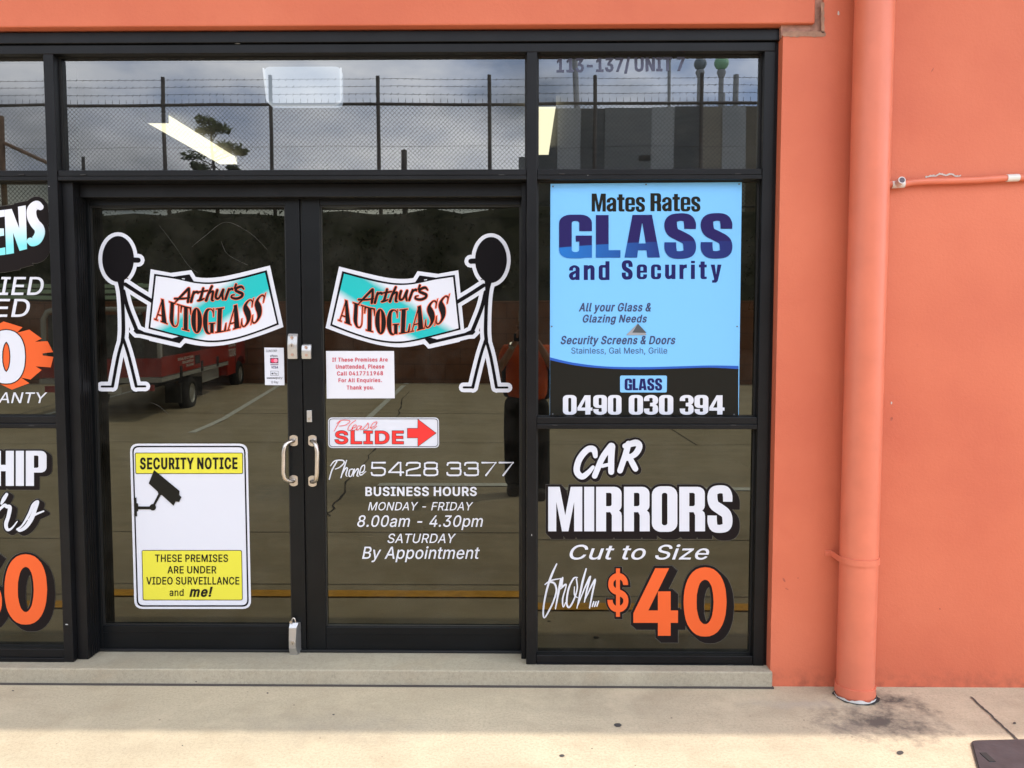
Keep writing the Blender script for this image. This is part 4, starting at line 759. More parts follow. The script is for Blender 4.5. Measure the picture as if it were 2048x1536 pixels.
scratch([(383, 494), (415, 468), (452, 444), (500, 466), (535, 500)], dl, .55); scratch([(442, 482), (452, 505), (470, 518), (495, 530)], dl, .6); scratch([(318, 450), (350, 492), (376, 530), (396, 546)], dl, .5); scratch([(302, 805), (318, 812), (336, 828)], dl, .5)
SCUF = mat('coral_scuff', (.36, .085, .05), rough=.7, var=.3, vscale=50)
def blob(name, pts, yy, m_, par, fac=None):
    V_, F_ = tri2d([ccw(pts)]); mb = MB(); mb.add([(fac or (lambda u, v: at(u, v, yy)))(v.x, v.y) for v in V_], F_); return mb.build(name, m_, par)
for (x_, y_, rx_, ry_, rot) in [(1568, 1160, 2.5, 6, -.5), (1574, 1178, 5, 1.5, .4), (1596, 1156, 2, 1, 0), (1735, 270, 2, 3, 0), (1865, 140, 1.2, 8, .5), (1880, 1218, 2, 2, 0), (1783, 838, 3, 5, .3), (1830, 1374, 26, 1.5, 0), (1960, 1376, 30, 1.2, 0), (1604, 1374, 8, 1.5, 0)]:
    blob('paint_scuff', [(x_+rx_*random.uniform(.6, 1)*math.cos(a_)*math.cos(rot)-ry_*random.uniform(.6, 1)*math.sin(a_)*math.sin(rot), y_+rx_*math.cos(a_)*math.sin(rot)+ry_*random.uniform(.5, 1)*math.sin(a_)*math.cos(rot)) for a_ in [k*.45 for k in range(14)]], -.0012, SCUF, bld)
GUM = mat('gum_spot', (.055, .05, .047), rough=.8)
for (x_, y_, rx_, ry_) in [(1236, 1450, 9, 4.5), (1124, 1511, 6, 3), (1800, 1505, 9, 4.5), (2029, 1446, 4, 2.5), (535, 1386, 2.5, 1.5), (667, 1429, 3, 1.2), (1184, 1497, 1.5, 1), (26, 1381, 3, 1), (365, 1491, 2, 1), (1608, 1440, 1.5, 1), (1500, 1432, 1.2, .8), (640, 1476, 1.6, 1), (588, 1410, 2, .8)]:
    o = blob('ground_stain', [(x_+rx_*random.uniform(.7, 1)*math.cos(a_), y_+ry_*random.uniform(.7, 1)*math.sin(a_)) for a_ in [k*.52 for k in range(12)]], 0, GUM, None, lambda u, v: atg(u, v, .0025)); o['kind'] = 'structure'
# compressed poster capitals, numerals and lower case, built from bars and rings (cap height 1)
def rr(x0, y0, x1, y1, rx=.16, ry=None, n=5):
    ry = ry or rx*1.15; o = []
    for cx_, cy_, a0 in ((x1-rx, y0+ry, -90), (x1-rx, y1-ry, 0), (x0+rx, y1-ry, 90), (x0+rx, y0+ry, 180)):
        for k in range(n+1): a = R(a0+90*k/n); o.append((cx_+rx*math.cos(a), cy_+ry*math.sin(a)))
    return o
def rc(x0, y0, x1, y1): return [(x0, y0), (x1, y0), (x1, y1), (x0, y1)]
def cut(base, holes): return union(union(base)+[ccw(h)[::-1] for h in holes])
def sS(w_, h_, s_, t_):  # an S of height h_
    a, b = s_/2, w_-s_/2; k = h_
    return stroke([(b, .665*k, s_*.92), (b-.003, .80*k, s_*.94), (w_*.72, .915*k, t_*1.12), (w_/2, .945*k, t_*1.02), (w_*.27, .90*k, t_*1.2), (a+.005, .77*k, s_), (w_*.27, .60*k, s_*1.0), (w_*.5, .50*k, s_*1.02), (w_*.74, .39*k, s_*1.0), (b-.005, .23*k, s_), (w_*.74, .10*k, t_*1.2), (w_/2, .055*k, t_*1.02), (w_*.28, .085*k, t_*1.12), (a+.003, .20*k, s_*.94), (a, .355*k, s_*.92)], 0, flat=True, k=5)
def imp_glyphs():
    s, h = .235, .155; q = {}
    bowl = lambda y0: rr(-.2, y0, .60, 1, .17, .15)
    q['I'] = (s, [rc(0, 0, s, 1)]); q['L'] = (.455, [rc(0, 0, s, 1), rc(s, 0, .455, h+.02)]); q['H'] = (.61, [rc(0, 0, s, 1), rc(.375, 0, .61, 1), rc(s, .42, .375, .60)])
    q['M'] = (.80, [ccw([(0, 0), (.19, 0), (.19, .66), (.325, 0), (.475, 0), (.61, .66), (.61, 0), (.80, 0), (.80, 1), (.53, 1), (.40, .36), (.27, 1), (0, 1)])])
    q['A'] = (.66, cut([[(0, 0), (.235, 0), (.25, .17), (.41, .17), (.425, 0), (.66, 0), (.51, 1), (.15, 1)]], [[(.265, .33), (.395, .33), (.335, .80), (.325, .80)]]))
    def P_(y0, sl): 
        b = cut([rr(-.2, y0, .60, 1, .17, .15)], [rc(-.3, -.2, 0, 1.2), rr(s-.02, sl, .365, .865, .05, .04), rc(s-.03, sl, s+.02, .865)])
        return b
    q['P'] = (.60, union(P_(.38, .515)+[rc(0, 0, s, 1)]))
    q['R'] = (.61, union(P_(.43, .565)+[rc(0, 0, s, 1), ccw([(.37, 0), (.605, 0), (.605, .34), (.59, .42), (.50, .50), (.40, .56), (.22, .56), (.22, .445), (.33, .44), (.37, .36)])]))
    O_ = cut([rr(0, -.012, .60, 1.012, .21, .19)], [rr(s, .135, .60-s, .865, .06, .05)]); q['O'] = q['0'] = (.60, O_)
    q['G'] = (.61, union(cut([rr(0, -.012, .61, 1.012, .21, .19)], [rr(s, .135, .61-s, .865, .06, .05), rc(.30, .52, .7, .625)])+[rc(.31, .38, .61, .52), rc(.47, 0, .61, .45)]))
    q['9'] = (.60, union(cut([rr(0, .34, .60, 1.012, .20, .17)], [rr(s, .48, .60-s, .865, .06, .05)])+[rc(.365, .25, .60, .75)]+stroke([(.4825, .27, .235), (.475, .16, .22), (.40, .08, .17), (.30, .062, .155), (.20, .08, .17), (.125, .16, .22), (.1175, .285, .235)], 0, flat=True)))
    q['4'] = (.66, cut([[(.32, 1), (0, .36), (0, .20), (.345, .20), (.345, 0), (.575, 0), (.575, .20), (.66, .20), (.66, .36), (.575, .36), (.575, 1)]], [[(.17, .36), (.345, .36), (.345, .76)]]))
    q['3'] = (.60, union(stroke([(.1175, .70, .235), (.125, .84, .22), (.20, .92, .17), (.30, .938, .155), (.40, .92, .17), (.475, .83, .22), (.4825, .72, .235), (.47, .62, .20), (.38, .555, .13), (.26, .545, .12)], 0, flat=True)+stroke([(.26, .49, .12), (.38, .48, .13), (.47, .42, .20), (.4825, .30, .235), (.475, .16, .22), (.40, .08, .17), (.30, .062, .155), (.20, .08, .17), (.125, .16, .22), (.1175, .31, .235)], 0, flat=True)))
    q['S'] = (.60, union(sS(.60, 1, s, h+.02)))
    x = .79; t = .20
    q['a'] = (.55, union([rc(.345, 0, .55, .60)]+stroke([(.105, .50, .20), (.115, .62, .19), (.2, .70, .14), (.28, .725, .13), (.38, .69, .15), (.445, .60, .20), (.447, .45, .20)], 0, flat=True)+stroke([(.42, .46, .13), (.28, .40, .14), (.13, .30, .19), (.105, .20, .21), (.16, .08, .16), (.28, .08, .14), (.40, .16, .10)], 0)))
    q['t'] = (.42, union([rc(.09, .12, .31, .96), rc(0, .64, .42, x), rr(.09, 0, .42, .30, .10), rc(.31, 0, .42, .13)])); q['t'] = (.42, cut(q['t'][1], [rc(.31, .13, .5, .5)]))
    q['e'] = (.55, union(cut([rr(0, -.01, .55, x+.01, .19, .17)], [rr(t, .12, .55-t, .67, .05, .05), rc(.30, .255, .6, .35)])+[rc(.12, .35, .55, .455)]))
    q['s'] = (.53, union(sS(.53, x, .20, .14)))
    q['n'] = (.56, union([rc(0, 0, .21, x), rc(.35, 0, .56, .60)]+stroke([(.16, .60, .16), (.28, .69, .17), (.40, .69, .20), (.455, .60, .21), (.455, .5, .21)], 0, flat=True)))
    q['u'] = (.56, [ccw([(.56-px, x-py) for px, py in c]) if area(c) > 0 else ccw([(.56-px, x-py) for px, py in c])[::-1] for c in q['n'][1]])
    q['d'] = (.56, union([rc(.35, 0, .56, 1)]+cut([rr(0, -.01, .50, x+.01, .17, .16)], [rr(t+.005, .13, .35, .66, .04, .04), rc(.42, -.2, .6, 1)])))
    q['c'] = (.54, cut([rr(0, -.01, .54, x+.01, .19, .17)], [rr(t, .12, .54-t, .67, .05, .05), rc(.30, .32, .6, .48)]))
    q['r'] = (.40, union([rc(0, 0, .21, x)]+stroke([(.14, .52, .12), (.22, .66, .17), (.31, .70, .19), (.40, .705, .19)], 0, flat=True)))
    q['i'] = (.21, [rc(0, 0, .21, x), rc(0, .87, .21, 1)]); q['y'] = (.58, [ccw([(0, x), (.215, x), (.29, .24), (.365, x), (.58, x), (.41, .02), (.37, -.12), (.28, -.2), (.07, -.2), (.07, -.07), (.17, -.06), (.185, .0)])])
    return q
IMPG = imp_glyphs()
def imp(s_, x0, ytop, x1, ybase, gap=.05, slope=0.0, cap=True):
    x = 0; res = []
    for ch in s_:
        if ch == ' ': x += .22; continue
        w_, cs = IMPG[ch]
        res += [[(px_+x, py_) for px_, py_ in c] for c in cs]; x += w_+gap
    return fit(res, x0, ytop, x1, ybase, slope)
# ============================================================ signs and vinyl lettering
def Zt(ox, oy, k): return lambda P: [((p[0]/k+ox, p[1]/k+oy) if len(p) == 2 else (p[0]/k+ox, p[1]/k+oy, p[2]/k)) for p in P]
def sign(name, label, cat, q, Y, group=None):
    c = at(sum(p[0] for p in q)/len(q), sum(p[1] for p in q)/len(q), Y); return thing(name, label, cat, tuple(c), group)
def plate(name, poly, Y, th, m_, par):
    mb = MB(); poly = ccw(poly); vs = [at(u, v, Y) for u, v in poly]+[at(u, v, Y)+Vector((0, th, 0)) for u, v in poly]; n = len(poly)
    V_, F_ = tri2d([poly]); mb.add([at(v.x, v.y, Y) for v in V_], F_)
    mb.add(vs, [(i, i+n, (i+1) % n+n, (i+1) % n) for i in range(n)]); return mb.build(name, m_, par)
YD = YP-.0015      # outer skin of the door glass
e = .0012
def printed(name, f):
    m, t, b = nodes_of(name); b.inputs['Roughness'].default_value = .45; b.inputs['Specular IOR Level'].default_value = .08
    tcn = N(t, 'ShaderNodeTexCoord'); sp = N(t, 'ShaderNodeSeparateXYZ'); t.links.new(tcn.outputs['Object'], sp.inputs[0])
    t.links.new(f(t, sp.outputs[0], sp.outputs[2], tcn.outputs['Object']), b.inputs['Base Color']); return m

# ---- stick figure holding the banner, once per door leaf
zf = Zt(180, 440, 3.657); zb4 = Zt(290, 520, 7.062)
head = zf(disc(205, 285, 116, 40, 168))
S_ = lambda P, w_, **k: stroke(zf([tuple(p) if len(p) == 3 else (*p, w_) for p in P]), 0, **k)
nose = [c for c in S_([(300, 292), (352, 294)], 38, smooth=False)]
body = [(225, 440, 52), (232, 520, 30), (240, 640, 26), (244, 800, 27), (238, 880, 26)]
figure = [head]+nose+S_(body, 26)+S_([(238, 880), (205, 1000), (165, 1216)], 22)+S_([(244, 870), (285, 1000), (338, 1216)], 22)
figure += S_([(168, 1218), (85, 1218)], 15, smooth=False)+S_([(334, 1217), (404, 1217)], 15, smooth=False)
figure += S_([(258, 470), (350, 530), (452, 592)], 28)+S_([(245, 520), (275, 640), (345, 815)], 28)
figure += [ccw(zf([(330, 790), (372, 806), (395, 818), (600, 866), (648, 852), (690, 862), (655, 902), (640, 898), (370, 834), (338, 832), (318, 812)]))]
figure += [ccw(zb4([(365, 240), (628, 203), (688, 300), (660, 330)]))]
ban_o = zb4([(80, 130), (365, 182), (655, 143), (715, 240)]+catmull([(715, 240), (820, 252), (960, 250), (1130, 228), (1400, 168), (1765, 78)], 4)[1:]+[(1955, 945)]+catmull([(1955, 945), (1600, 1075), (1250, 1175), (980, 1216), (760, 1208), (572, 1172)], 4)[1:]+[(487, 1236), (60, 1140), (0, 950)])
ban_b = zb4([(130, 195)]+catmull([(130, 195), (420, 240), (690, 300), (900, 316), (1120, 292), (1400, 228), (1720, 143)], 4)[1:]+[(1890, 912)]+catmull([(1890, 912), (1560, 1035), (1250, 1128), (960, 1162), (720, 1136), (400, 1060), (48, 970)], 4)[1:])
ban_t = zb4([(155, 226)]+catmull([(155, 226), (430, 268), (690, 323), (900, 340), (1120, 318), (1400, 258), (1695, 178)], 4)[1:]+[(1860, 893)]+catmull([(1860, 893), (1560, 1010), (1250, 1102), (960, 1137), (720, 1112), (400, 1036), (76, 950)], 4)[1:])
white = grow([ccw(head)]+[c for c in figure[1:]], 7.6)+[ccw(ban_o)]
hwhite = [ccw(zb4([(520, 258), (565, 262), (562, 274), (525, 270)]))]
# high-contrast condensed serif capitals, cell width w, v up
def ell(cx, cy, rx, ry, n=28): return disc(cx, cy, rx, n, ry)
def vs_stroke(P): return stroke(P, 0, k=8)
SER = {}
SER['A'] = (.80, [ccw([(.30, 1), (.46, 1), (.76, .03), (.47, .03)]), ccw([(.33, .93), (.37, .86), (.13, .03), (.08, .03)]), ccw([(.2, .30), (.55, .30), (.56, .25), (.18, .25)]), ccw([(0, .0), (.22, 0), (.22, .04), (0, .04)]), ccw([(.40, 0), (.82, 0), (.82, .045), (.40, .045)])])
SER['U'] = (.74, [ccw([(.10, 1), (.33, 1), (.33, .30), (.10, .30)]), ccw([(0, .955), (.43, .955), (.43, 1), (0, 1)]), ccw([(.52, .955), (.76, .955), (.76, 1), (.52, 1)])]+stroke([(.215, .34, .23), (.24, .20, .20), (.33, .07, .12), (.42, .035, .06), (.54, .07, .05), (.62, .2, .045), (.64, .4, .04), (.64, .98, .04)], 0))
SER['T'] = (.66, [ccw([(.22, 0), (.46, 0), (.46, 1), (.22, 1)]), ccw([(.12, 0), (.56, 0), (.56, .045), (.12, .045)]), ccw([(0, .94), (.68, .94), (.68, 1), (0, 1)]), ccw([(0, 1), (.0, .70), (.04, .70), (.10, .95)]), ccw([(.68, 1), (.68, .70), (.64, .70), (.58, .95)])])
SER['O'] = (.68, [ccw(ell(.33, .5, .33, .52, 36)), ccw(ell(.335, .5, .055, .46, 24))[::-1]])
SER['G'] = (.72, stroke([(.62, .78, .03), (.56, .93, .05), (.42, 1.0, .05), (.25, .93, .14), (.16, .72, .24), (.14, .5, .27), (.16, .28, .24), (.25, .07, .14), (.40, .0, .05), (.48, .04, .04)], 0)+[ccw([(.44, .02), (.64, -.0), (.64, .42), (.44, .42)]), ccw([(.36, .38), (.72, .38), (.72, .425), (.36, .425)]), ccw([(.60, 1.02), (.635, 1.02), (.635, .68), (.605, .68)])])
SER['L'] = (.62, [ccw([(.10, 0), (.33, 0), (.33, 1), (.10, 1)]), ccw([(0, .955), (.43, .955), (.43, 1), (0, 1)]), ccw([(0, 0), (.62, 0), (.62, .045), (0, .045)]), ccw([(.62, 0), (.62, .34), (.58, .34), (.50, .03)])])
SER['S'] = (.58, stroke([(.47, .72, .03), (.45, .90, .05), (.30, 1.0, .05), (.14, .92, .12), (.10, .78, .20), (.22, .60, .25), (.34, .44, .25), (.42, .24, .22), (.36, .08, .13), (.22, .0, .05), (.08, .08, .05), (.02, .30, .03)], 0)+[ccw([(.47, 1.02), (.50, 1.02), (.50, .68), (.47, .68)]), ccw([(.0, -.02), (.03, -.02), (.03, .34), (.0, .34)])])
def lerp_tab(T, u):
    for i in range(len(T)-1):
        if u <= T[i+1][0] or i == len(T)-2:
            a_, b2 = T[i], T[i+1]; k = (u-a_[0])/(b2[0]-a_[0]); return a_[1]+(b2[1]-a_[1])*k
base_x = catmull([(0, 130), (.5, 870), (1, 1640)], 8); top_x = catmull([(0, 165), (.5, 870), (1, 1735)], 8)
base_y = catmull([(0, 840), (.12, 905), (.25, 975), (.42, 1030), (.55, 1035), (.7, 1000), (.85, 935), (1, 855)], 4); top_y = catmull([(0, 530), (.15, 590), (.3, 655), (.45, 690), (.55, 690), (.7, 655), (.85, 570), (1, 462)], 4)
autog = []; x = 0; tot = sum(SER[c][0]+.03 for c in 'AUTOGLASS')
for ch in 'AUTOGLASS':
    wd, cs = SER[ch]
    for c_ in cs:
        # densify so that straight edges follow the arc
        q = []
        for i in range(len(c_)):
            a_, b2 = c_[i], c_[(i+1) % len(c_)]; k = max(1, int(math.hypot(a_[0]-b2[0], a_[1]-b2[1])/.25))
            q += [(a_[0]+(b2[0]-a_[0])*j/k, a_[1]+(b2[1]-a_[1])*j/k) for j in range(k)]
        o_ = []
        for (u, v) in q:
            uu = (x+u)/tot; bx_, tx_ = lerp_tab(base_x, uu), lerp_tab(top_x, uu); by_, ty_ = lerp_tab(base_y, uu), lerp_tab(top_y, uu)
            o_.append((bx_+(tx_-bx_)*v, by_+(ty_-by_)*v))
        o_ = zb4(o_); autog.append(o_[::-1])
    x += wd+.03
W = 30
art = []
for P in [[(420, 605, 14), (500, 520, 30), (612, 405, 34)], [(620, 400, 30), (618, 500, 36), (606, 592, 34)], [(420, 545, 26), (540, 545, 26), (632, 530, 18)],
          [(650, 590, 36), (668, 520, 34), (690, 450, 30)], [(672, 500, 28), (700, 460, 30), (740, 452, 34), (748, 470, 20)],
          [(745, 575, 22), (775, 560, 34), (800, 490, 34), (822, 400, 30)], [(735, 458, 20), (800, 446, 24), (885, 432, 20)], [(760, 575, 24), (800, 560, 26), (835, 545, 16)],
          [(862, 570, 38), (895, 480, 34), (945, 370, 32)], [(885, 500, 26), (920, 455, 28), (960, 446, 32), (955, 490, 34), (945, 560, 34), (965, 572, 20)],
          [(1020, 425, 34), (1000, 500, 34), (1010, 545, 32), (1050, 530, 28), (1090, 440, 26)], [(1105, 420, 34), (1090, 490, 34), (1100, 555, 26)],
          [(1135, 552, 32), (1160, 480, 34), (1185, 410, 30)], [(1165, 460, 26), (1195, 420, 28), (1230, 405, 32), (1235, 420, 20)],
          [(1285, 345, 30), (1265, 400, 24)], [(1395, 410, 18), (1360, 375, 34), (1300, 395, 34), (1280, 430, 34), (1330, 455, 40), (1375, 478, 38), (1360, 520, 34), (1290, 545, 34), (1225, 530, 28), (1228, 500, 20), (1262, 490, 12)]]:
    art += stroke(zb4(P), 0)
def teal(mirror):
    def f(t, x_, z_, V):
        # printed diagonal sweep of teal over white, in the sticker's own metres
        s_ = math_(t, 'ADD', math_(t, 'MULTIPLY', x_, -.62 if not mirror else .62), math_(t, 'MULTIPLY', z_, 1.0))
        s_ = math_(t, 'ADD', s_, math_(t, 'MULTIPLY', math_(t, 'SUBTRACT', noise(t, V, 5.5, 1), .5), .03))
        wv = math_(t, 'ADD', math_(t, 'MULTIPLY', s_, 1.0), .5)
        return ramp(t, wv, [(.385, (.63, .64, .70)), (.425, (.02, .43, .43)), (.530, (.025, .42, .42)), (.575, (.63, .64, .70))])
    return printed('banner_print_'+('b' if mirror else 'a'), f)
def banner_sign(mirror, label):
    mir = (lambda cs, dx=0: [ccw([(1218-p[0], p[1]+2) for p in c]) if area(c) > 0 else ccw([(1218-p[0], p[1]+2) for p in c])[::-1] for c in cs]) if mirror else (lambda cs: cs)
    sh = (lambda cs: [[(p[0]+367.7, p[1]+2) for p in c] for c in cs]) if mirror else (lambda cs: cs)
    r_ = sign('door_decal', label, 'decal', mir([ban_t])[0], YD)
    sheet('white_border', [mir(white)], YD, INK['white'], r_)
    sheet('stick_figure', [mir(figure)], YD-e, INK['black'], r_)
    bn = sheet('banner', [mir([ccw(ban_b)])], YD-1.4*e, INK['black'], r_)
    sheet('banner_print', [mir([ccw(ban_t)])], YD-2*e, teal(mirror), r_)
    sheet('hand_gap', [mir(hwhite)], YD-2*e, INK['white'], r_)
    sheet('lettering_outline', [sh(grow(autog, 1.5)+grow(art, 1.3))], YD-3*e, INK['tomato'], r_)
    sheet('lettering', [sh(autog)], YD-4*e, INK['shadow'], r_); sheet('script_lettering', [sh(art)], YD-4.6*e, INK['shadow'], r_)
banner_sign(False, 'stick figure decal holding the Autoglass banner to its right, on the left door')
banner_sign(True, 'mirrored stick figure decal holding the Autoglass banner to its left, on the right door')

# ---- payment sticker
q = [(528.6, 695.2), (567.5, 695.6), (569, 770.5), (530, 770)]
r_ = sign('payment_sticker', 'small white card payment sticker on the left door beside the lock', 'sticker', q, YD)
plate('backing', q, YD, .001, INK['white'], r_)
sheet('lettering', [text('SUNCORP', 532, 699.6, 554, 704), text('eftpos', 540.5, 709.6, 555, 713.6, dx=.03, dy=.03)], YD-e, INK['charcoal'], r_)
sheet('card_emblem', [[ccw([(540.3, 716), (556.6, 716), (556.6, 726.5), (540.3, 726.5)])], [ccw([(540.8, 728.8), (556.6, 728.8), (556.6, 730.2), (540.8, 730.2)])]], YD-e, mat('ink_plum', (.10, .02, .07), rough=.4), r_)
sheet('card_discs', [[ccw(disc(545.8, 721.2, 4))]], YD-2*e, mat('ink_crimson', (.75, .03, .10), rough=.4), r_); sheet('card_discs', [[ccw(disc(551.4, 721.2, 4))]], YD-2.5*e, mat('ink_pink', (.85, .25, .35), rough=.4), r_)
sheet('visa_lettering', [text('VISA', 543, 732.4, 556, 736.8, dx=.06, dy=.03, shear=.2)], YD-e, INK['navy'], r_)
sheet('pay_lettering', [ring([(541, 741.8), (556.8, 741.8), (556.8, 751.4), (541, 751.4)], [(541.5, 742.3), (556.3, 742.3), (556.3, 750.9), (541.5, 750.9)]), text('Pay', 547.5, 744.5, 554.5, 749), [ccw(disc(544.7, 747.1, 1.7))], text('SAMSUNG', 533.6, 754.6, 551.5, 757.6, dx=.05, dy=.03), text('pay', 552.5, 753.2, 565, 757.6), text('G Pay', 542.5, 761.8, 556.8, 766.6)], YD-e, INK['charcoal'], r_)

# ---- notice on the right door
q = [(652, 702), (788, 702), (789.5, 796.5), (653.5, 797)]
r_ = sign('paper_notice', 'white paper notice with red lettering taped to the right door', 'notice', q, YD)
plate('sheet', q, YD-.0005, .001, mat('white_paper', (.63, .63, .68), rough=.6), r_)
rows = [('If These Premises Are', 664.3, 715.6, 775.3, 723.3), ('Unattended, Please', 671.6, 729.3, 768.5, 737.3), ('Call 0417711968', 674, 743, 766, 750.8), ('For All Enquiries.', 676.9, 756.8, 764, 764.4), ('Thank you.', 693.3, 771.2, 748.4, 779)]
sheet('lettering', [text(s_, a_, b2, c_, d_, slope=.4, dx=.055, dy=.022, track=.06) for s_, a_, b2, c_, d_ in rows], YD-2*e, mat('ink_notice_red', (.55, .035, .07), rough=.6), r_)

# ---- slide sign
zs3 = Zt(620, 820, 4.6545)
q = zs3([(168, 70), (1200, 70), (1202, 352), (170, 353)])
r_ = sign('slide_sign', 'white rounded sign with red SLIDE and a red arrow', 'sign', q, YD)
plate('plate', rrect(q, 9), YD-.001, .0015, INK['white'], r_)
sheet('border_line', [ring(rrect(zs3([(176, 80), (1191, 80), (1193, 343), (178, 344)]), 7.5), rrect(zs3([(181, 85), (1186, 85), (1188, 338), (183, 339)]), 6.8))], YD-2*e, INK['black'], r_)
sl = text('SLIDE', 669.8, 862.8, 807, 886.8, dx=.06, dy=.04, sx=1.4)
arrow = [ccw(zs3([(908, 172), (1005, 172), (1005, 88), (1172, 215), (1005, 337), (1005, 258), (908, 258)]))]
sheet('lettering_outline', [grow(sl, .9), grow(arrow, .8)], YD-2*e, INK['shadow'], r_)
sheet('lettering', [sl], YD-3*e, INK['red'], r_); sheet('arrow', [arrow], YD-3*e, INK['red'], r_)
pls = []
for P in [[(225, 198), (262, 130), (288, 98)], [(250, 125), (290, 97), (350, 95), (372, 108), (330, 140), (275, 150)], [(425, 95), (370, 140), (352, 180), (372, 190), (400, 170)],
          [(395, 168), (425, 158), (430, 140), (410, 142), (390, 175), (405, 190), (440, 175)], [(478, 150), (450, 150), (432, 178), (448, 186), (480, 150), (470, 182), (490, 180)],
          [(490, 178), (530, 135), (540, 120), (545, 160), (525, 183), (500, 178)], [(560, 165), (600, 150), (625, 112), (590, 120), (565, 160), (585, 178), (622, 150)]]:
    pls += stroke(zs3([(x_, y_, 5.5) for x_, y_ in P]), 0)
sheet('script_lettering', [pls], YD-3.4*e, INK['red'], r_)
# ---- phone and opening hours
r_ = sign('door_lettering', 'white business hours and phone number lettering low on the right door', 'lettering', [(840, 1020)], YD)
ph = []
for P in [[(180, 645, 11), (205, 560, 12), (250, 480, 12)], [(190, 520, 8), (230, 475, 11), (300, 468, 12), (318, 490, 12), (280, 530, 11), (235, 550, 8)], [(340, 470, 10), (310, 560, 13), (288, 630, 11)], [(292, 610, 7), (330, 545, 11), (348, 545, 12), (335, 600, 12), (345, 618, 7)],
          [(395, 550, 9), (370, 560, 12), (362, 610, 12), (385, 615, 10), (405, 560, 11), (392, 548, 8)], [(415, 550, 11), (403, 615, 11)], [(405, 600, 7), (440, 548, 11), (450, 560, 12), (438, 610, 12), (452, 615, 7)], [(460, 585, 7), (500, 570, 10), (508, 515, 10), (480, 530, 11), (462, 590, 12), (478, 605, 11), (520, 572, 7)]]:
    ph += stroke(zs3(P), 0)
# wide squarish digits as bent strokes in a 1 x .85 cell
def wide(d):
    q = {'5': [[(1, 1), (.06, 1), (.03, .58)], [(.03, .58), (.75, .60), (.97, .5), (1, .3), (.94, .08), (.75, 0), (.2, 0), (.03, .06), (0, .2)]],
         '4': [[(.85, 0), (.85, 1), (.68, 1), (0, .26), (0, .24), (1.05, .24)]], '2': [[(0, .8), (.05, .95), (.25, 1), (.8, 1), (.98, .93), (.98, .66), (.8, .56), (.2, .44), (.02, .34), (0, 0), (1, 0)]],
         '8': [[(.25, 1), (.75, 1), (.95, .92), (.95, .62), (.8, .53), (.2, .53), (.05, .62), (.05, .92), (.25, 1)], [(.2, .53), (.03, .44), (0, .28), (.03, .08), (.22, 0), (.78, 0), (.97, .08), (1, .28), (.97, .44), (.8, .53)]],
         '3': [[(.02, .82), (.06, .96), (.22, 1), (.8, 1), (.96, .94), (.96, .60), (.82, .54), (.3, .54)], [(.82, .54), (.98, .46), (1, .28), (.97, .06), (.8, 0), (.2, 0), (.04, .05), (0, .2)]], '7': [[(0, 1), (1, 1), (.28, 0)]]}[d]
    return q
dg = []; x = 565; cw = 148
for ch in '5428 3377':
    if ch == ' ': x += 52; continue
    for P in wide(ch): dg += stroke(zs3([(x+8+p[0]*(cw-22), 608-p[1]*118, 17) for p in P]), 0, smooth=False)
    x += 163 if ch != '7' else 160
sheet('figure_edge', [grow(dg, .55)], YD, INK['shadow'], r_)
sheet('lettering', [dg, ph, text('BUSINESS HOURS', 730.8, 974.4, 953.6, 991.4, dx=.055, dy=.035), text('MONDAY - FRIDAY', 736, 1004.4, 946.5, 1020.6, shear=.22, dx=.008, dy=.008),
    text('8.00am - 4.30pm', 714.5, 1031, 966, 1053.4, shear=.22, dx=.012, dy=.01), text('SATURDAY', 775.2, 1067.6, 912, 1085.8, shear=.22, dx=.008, dy=.008), text('By Appointment', 724.2, 1093.6, 959.6, 1117.4, shear=.22, dx=.012, dy=.01)], YD-e, INK['white'], r_)

# ---- security notice (the cartoon character of the original is left out)
zq = Zt(240, 870, 4.15)
q = zq([(82, 72), (1058, 72), (1088, 1443), (120, 1443)])
r_ = sign('security_sign', 'white and yellow SECURITY NOTICE sign with a black camera pictogram', 'sign', q, YD)
plate('plate', rrect(q, 17), YD-.001, .0015, INK['white'], r_)
sheet('border_line', [ring(rrect(zq([(101, 90), (1040, 90), (1069, 1425), (140, 1425)]), 13), rrect(zq([(112, 101), (1029, 101), (1057, 1413), (151, 1413)]), 11.5))], YD-2*e, INK['black'], r_)
y1 = zq([(124, 147), (1020, 147), (1021, 323), (128, 323)]); y2 = zq([(180, 955), (1012, 955), (1019, 1372), (189, 1372)])
sheet('panel_edge', [[rrect(y1, 3.2)], [rrect(y2, 4)]], YD-2*e, INK['shadow'], r_)
def inset(q, d): c_ = (sum(p[0] for p in q)/4, sum(p[1] for p in q)/4); return [(p[0]-math.copysign(d, p[0]-c_[0]), p[1]-math.copysign(d, p[1]-c_[1])) for p in q]
sheet('yellow_panel', [[rrect(inset(y1, 1.3), 2.4)], [rrect(inset(y2, 1.3), 3)]], YD-3*e, INK['yellow'], r_)
camz = [[(283, 290), (495, 465), (491, 497), (510, 515), (490, 557), (462, 550), (445, 587), (345, 497), (322, 503), (312, 470), (238, 402)]]
cam_ = [ccw(zq(camz[0]))]+stroke(zq([(325, 500, 22), (277, 590, 18)]), 0, smooth=False)+[ccw(zq(disc(272, 600, 27, 20)))]+[ccw(zq([(145, 593), (255, 593), (255, 617), (145, 617)])), ccw(zq([(120, 520), (136, 520), (138, 565), (150, 568), (151, 632), (140, 636), (142, 675), (124, 675)]))]
sheet('camera_pictogram', [cam_], YD-4*e, INK['dark'], r_)
k = dict(dx=.030, dy=.025, sx=.85)
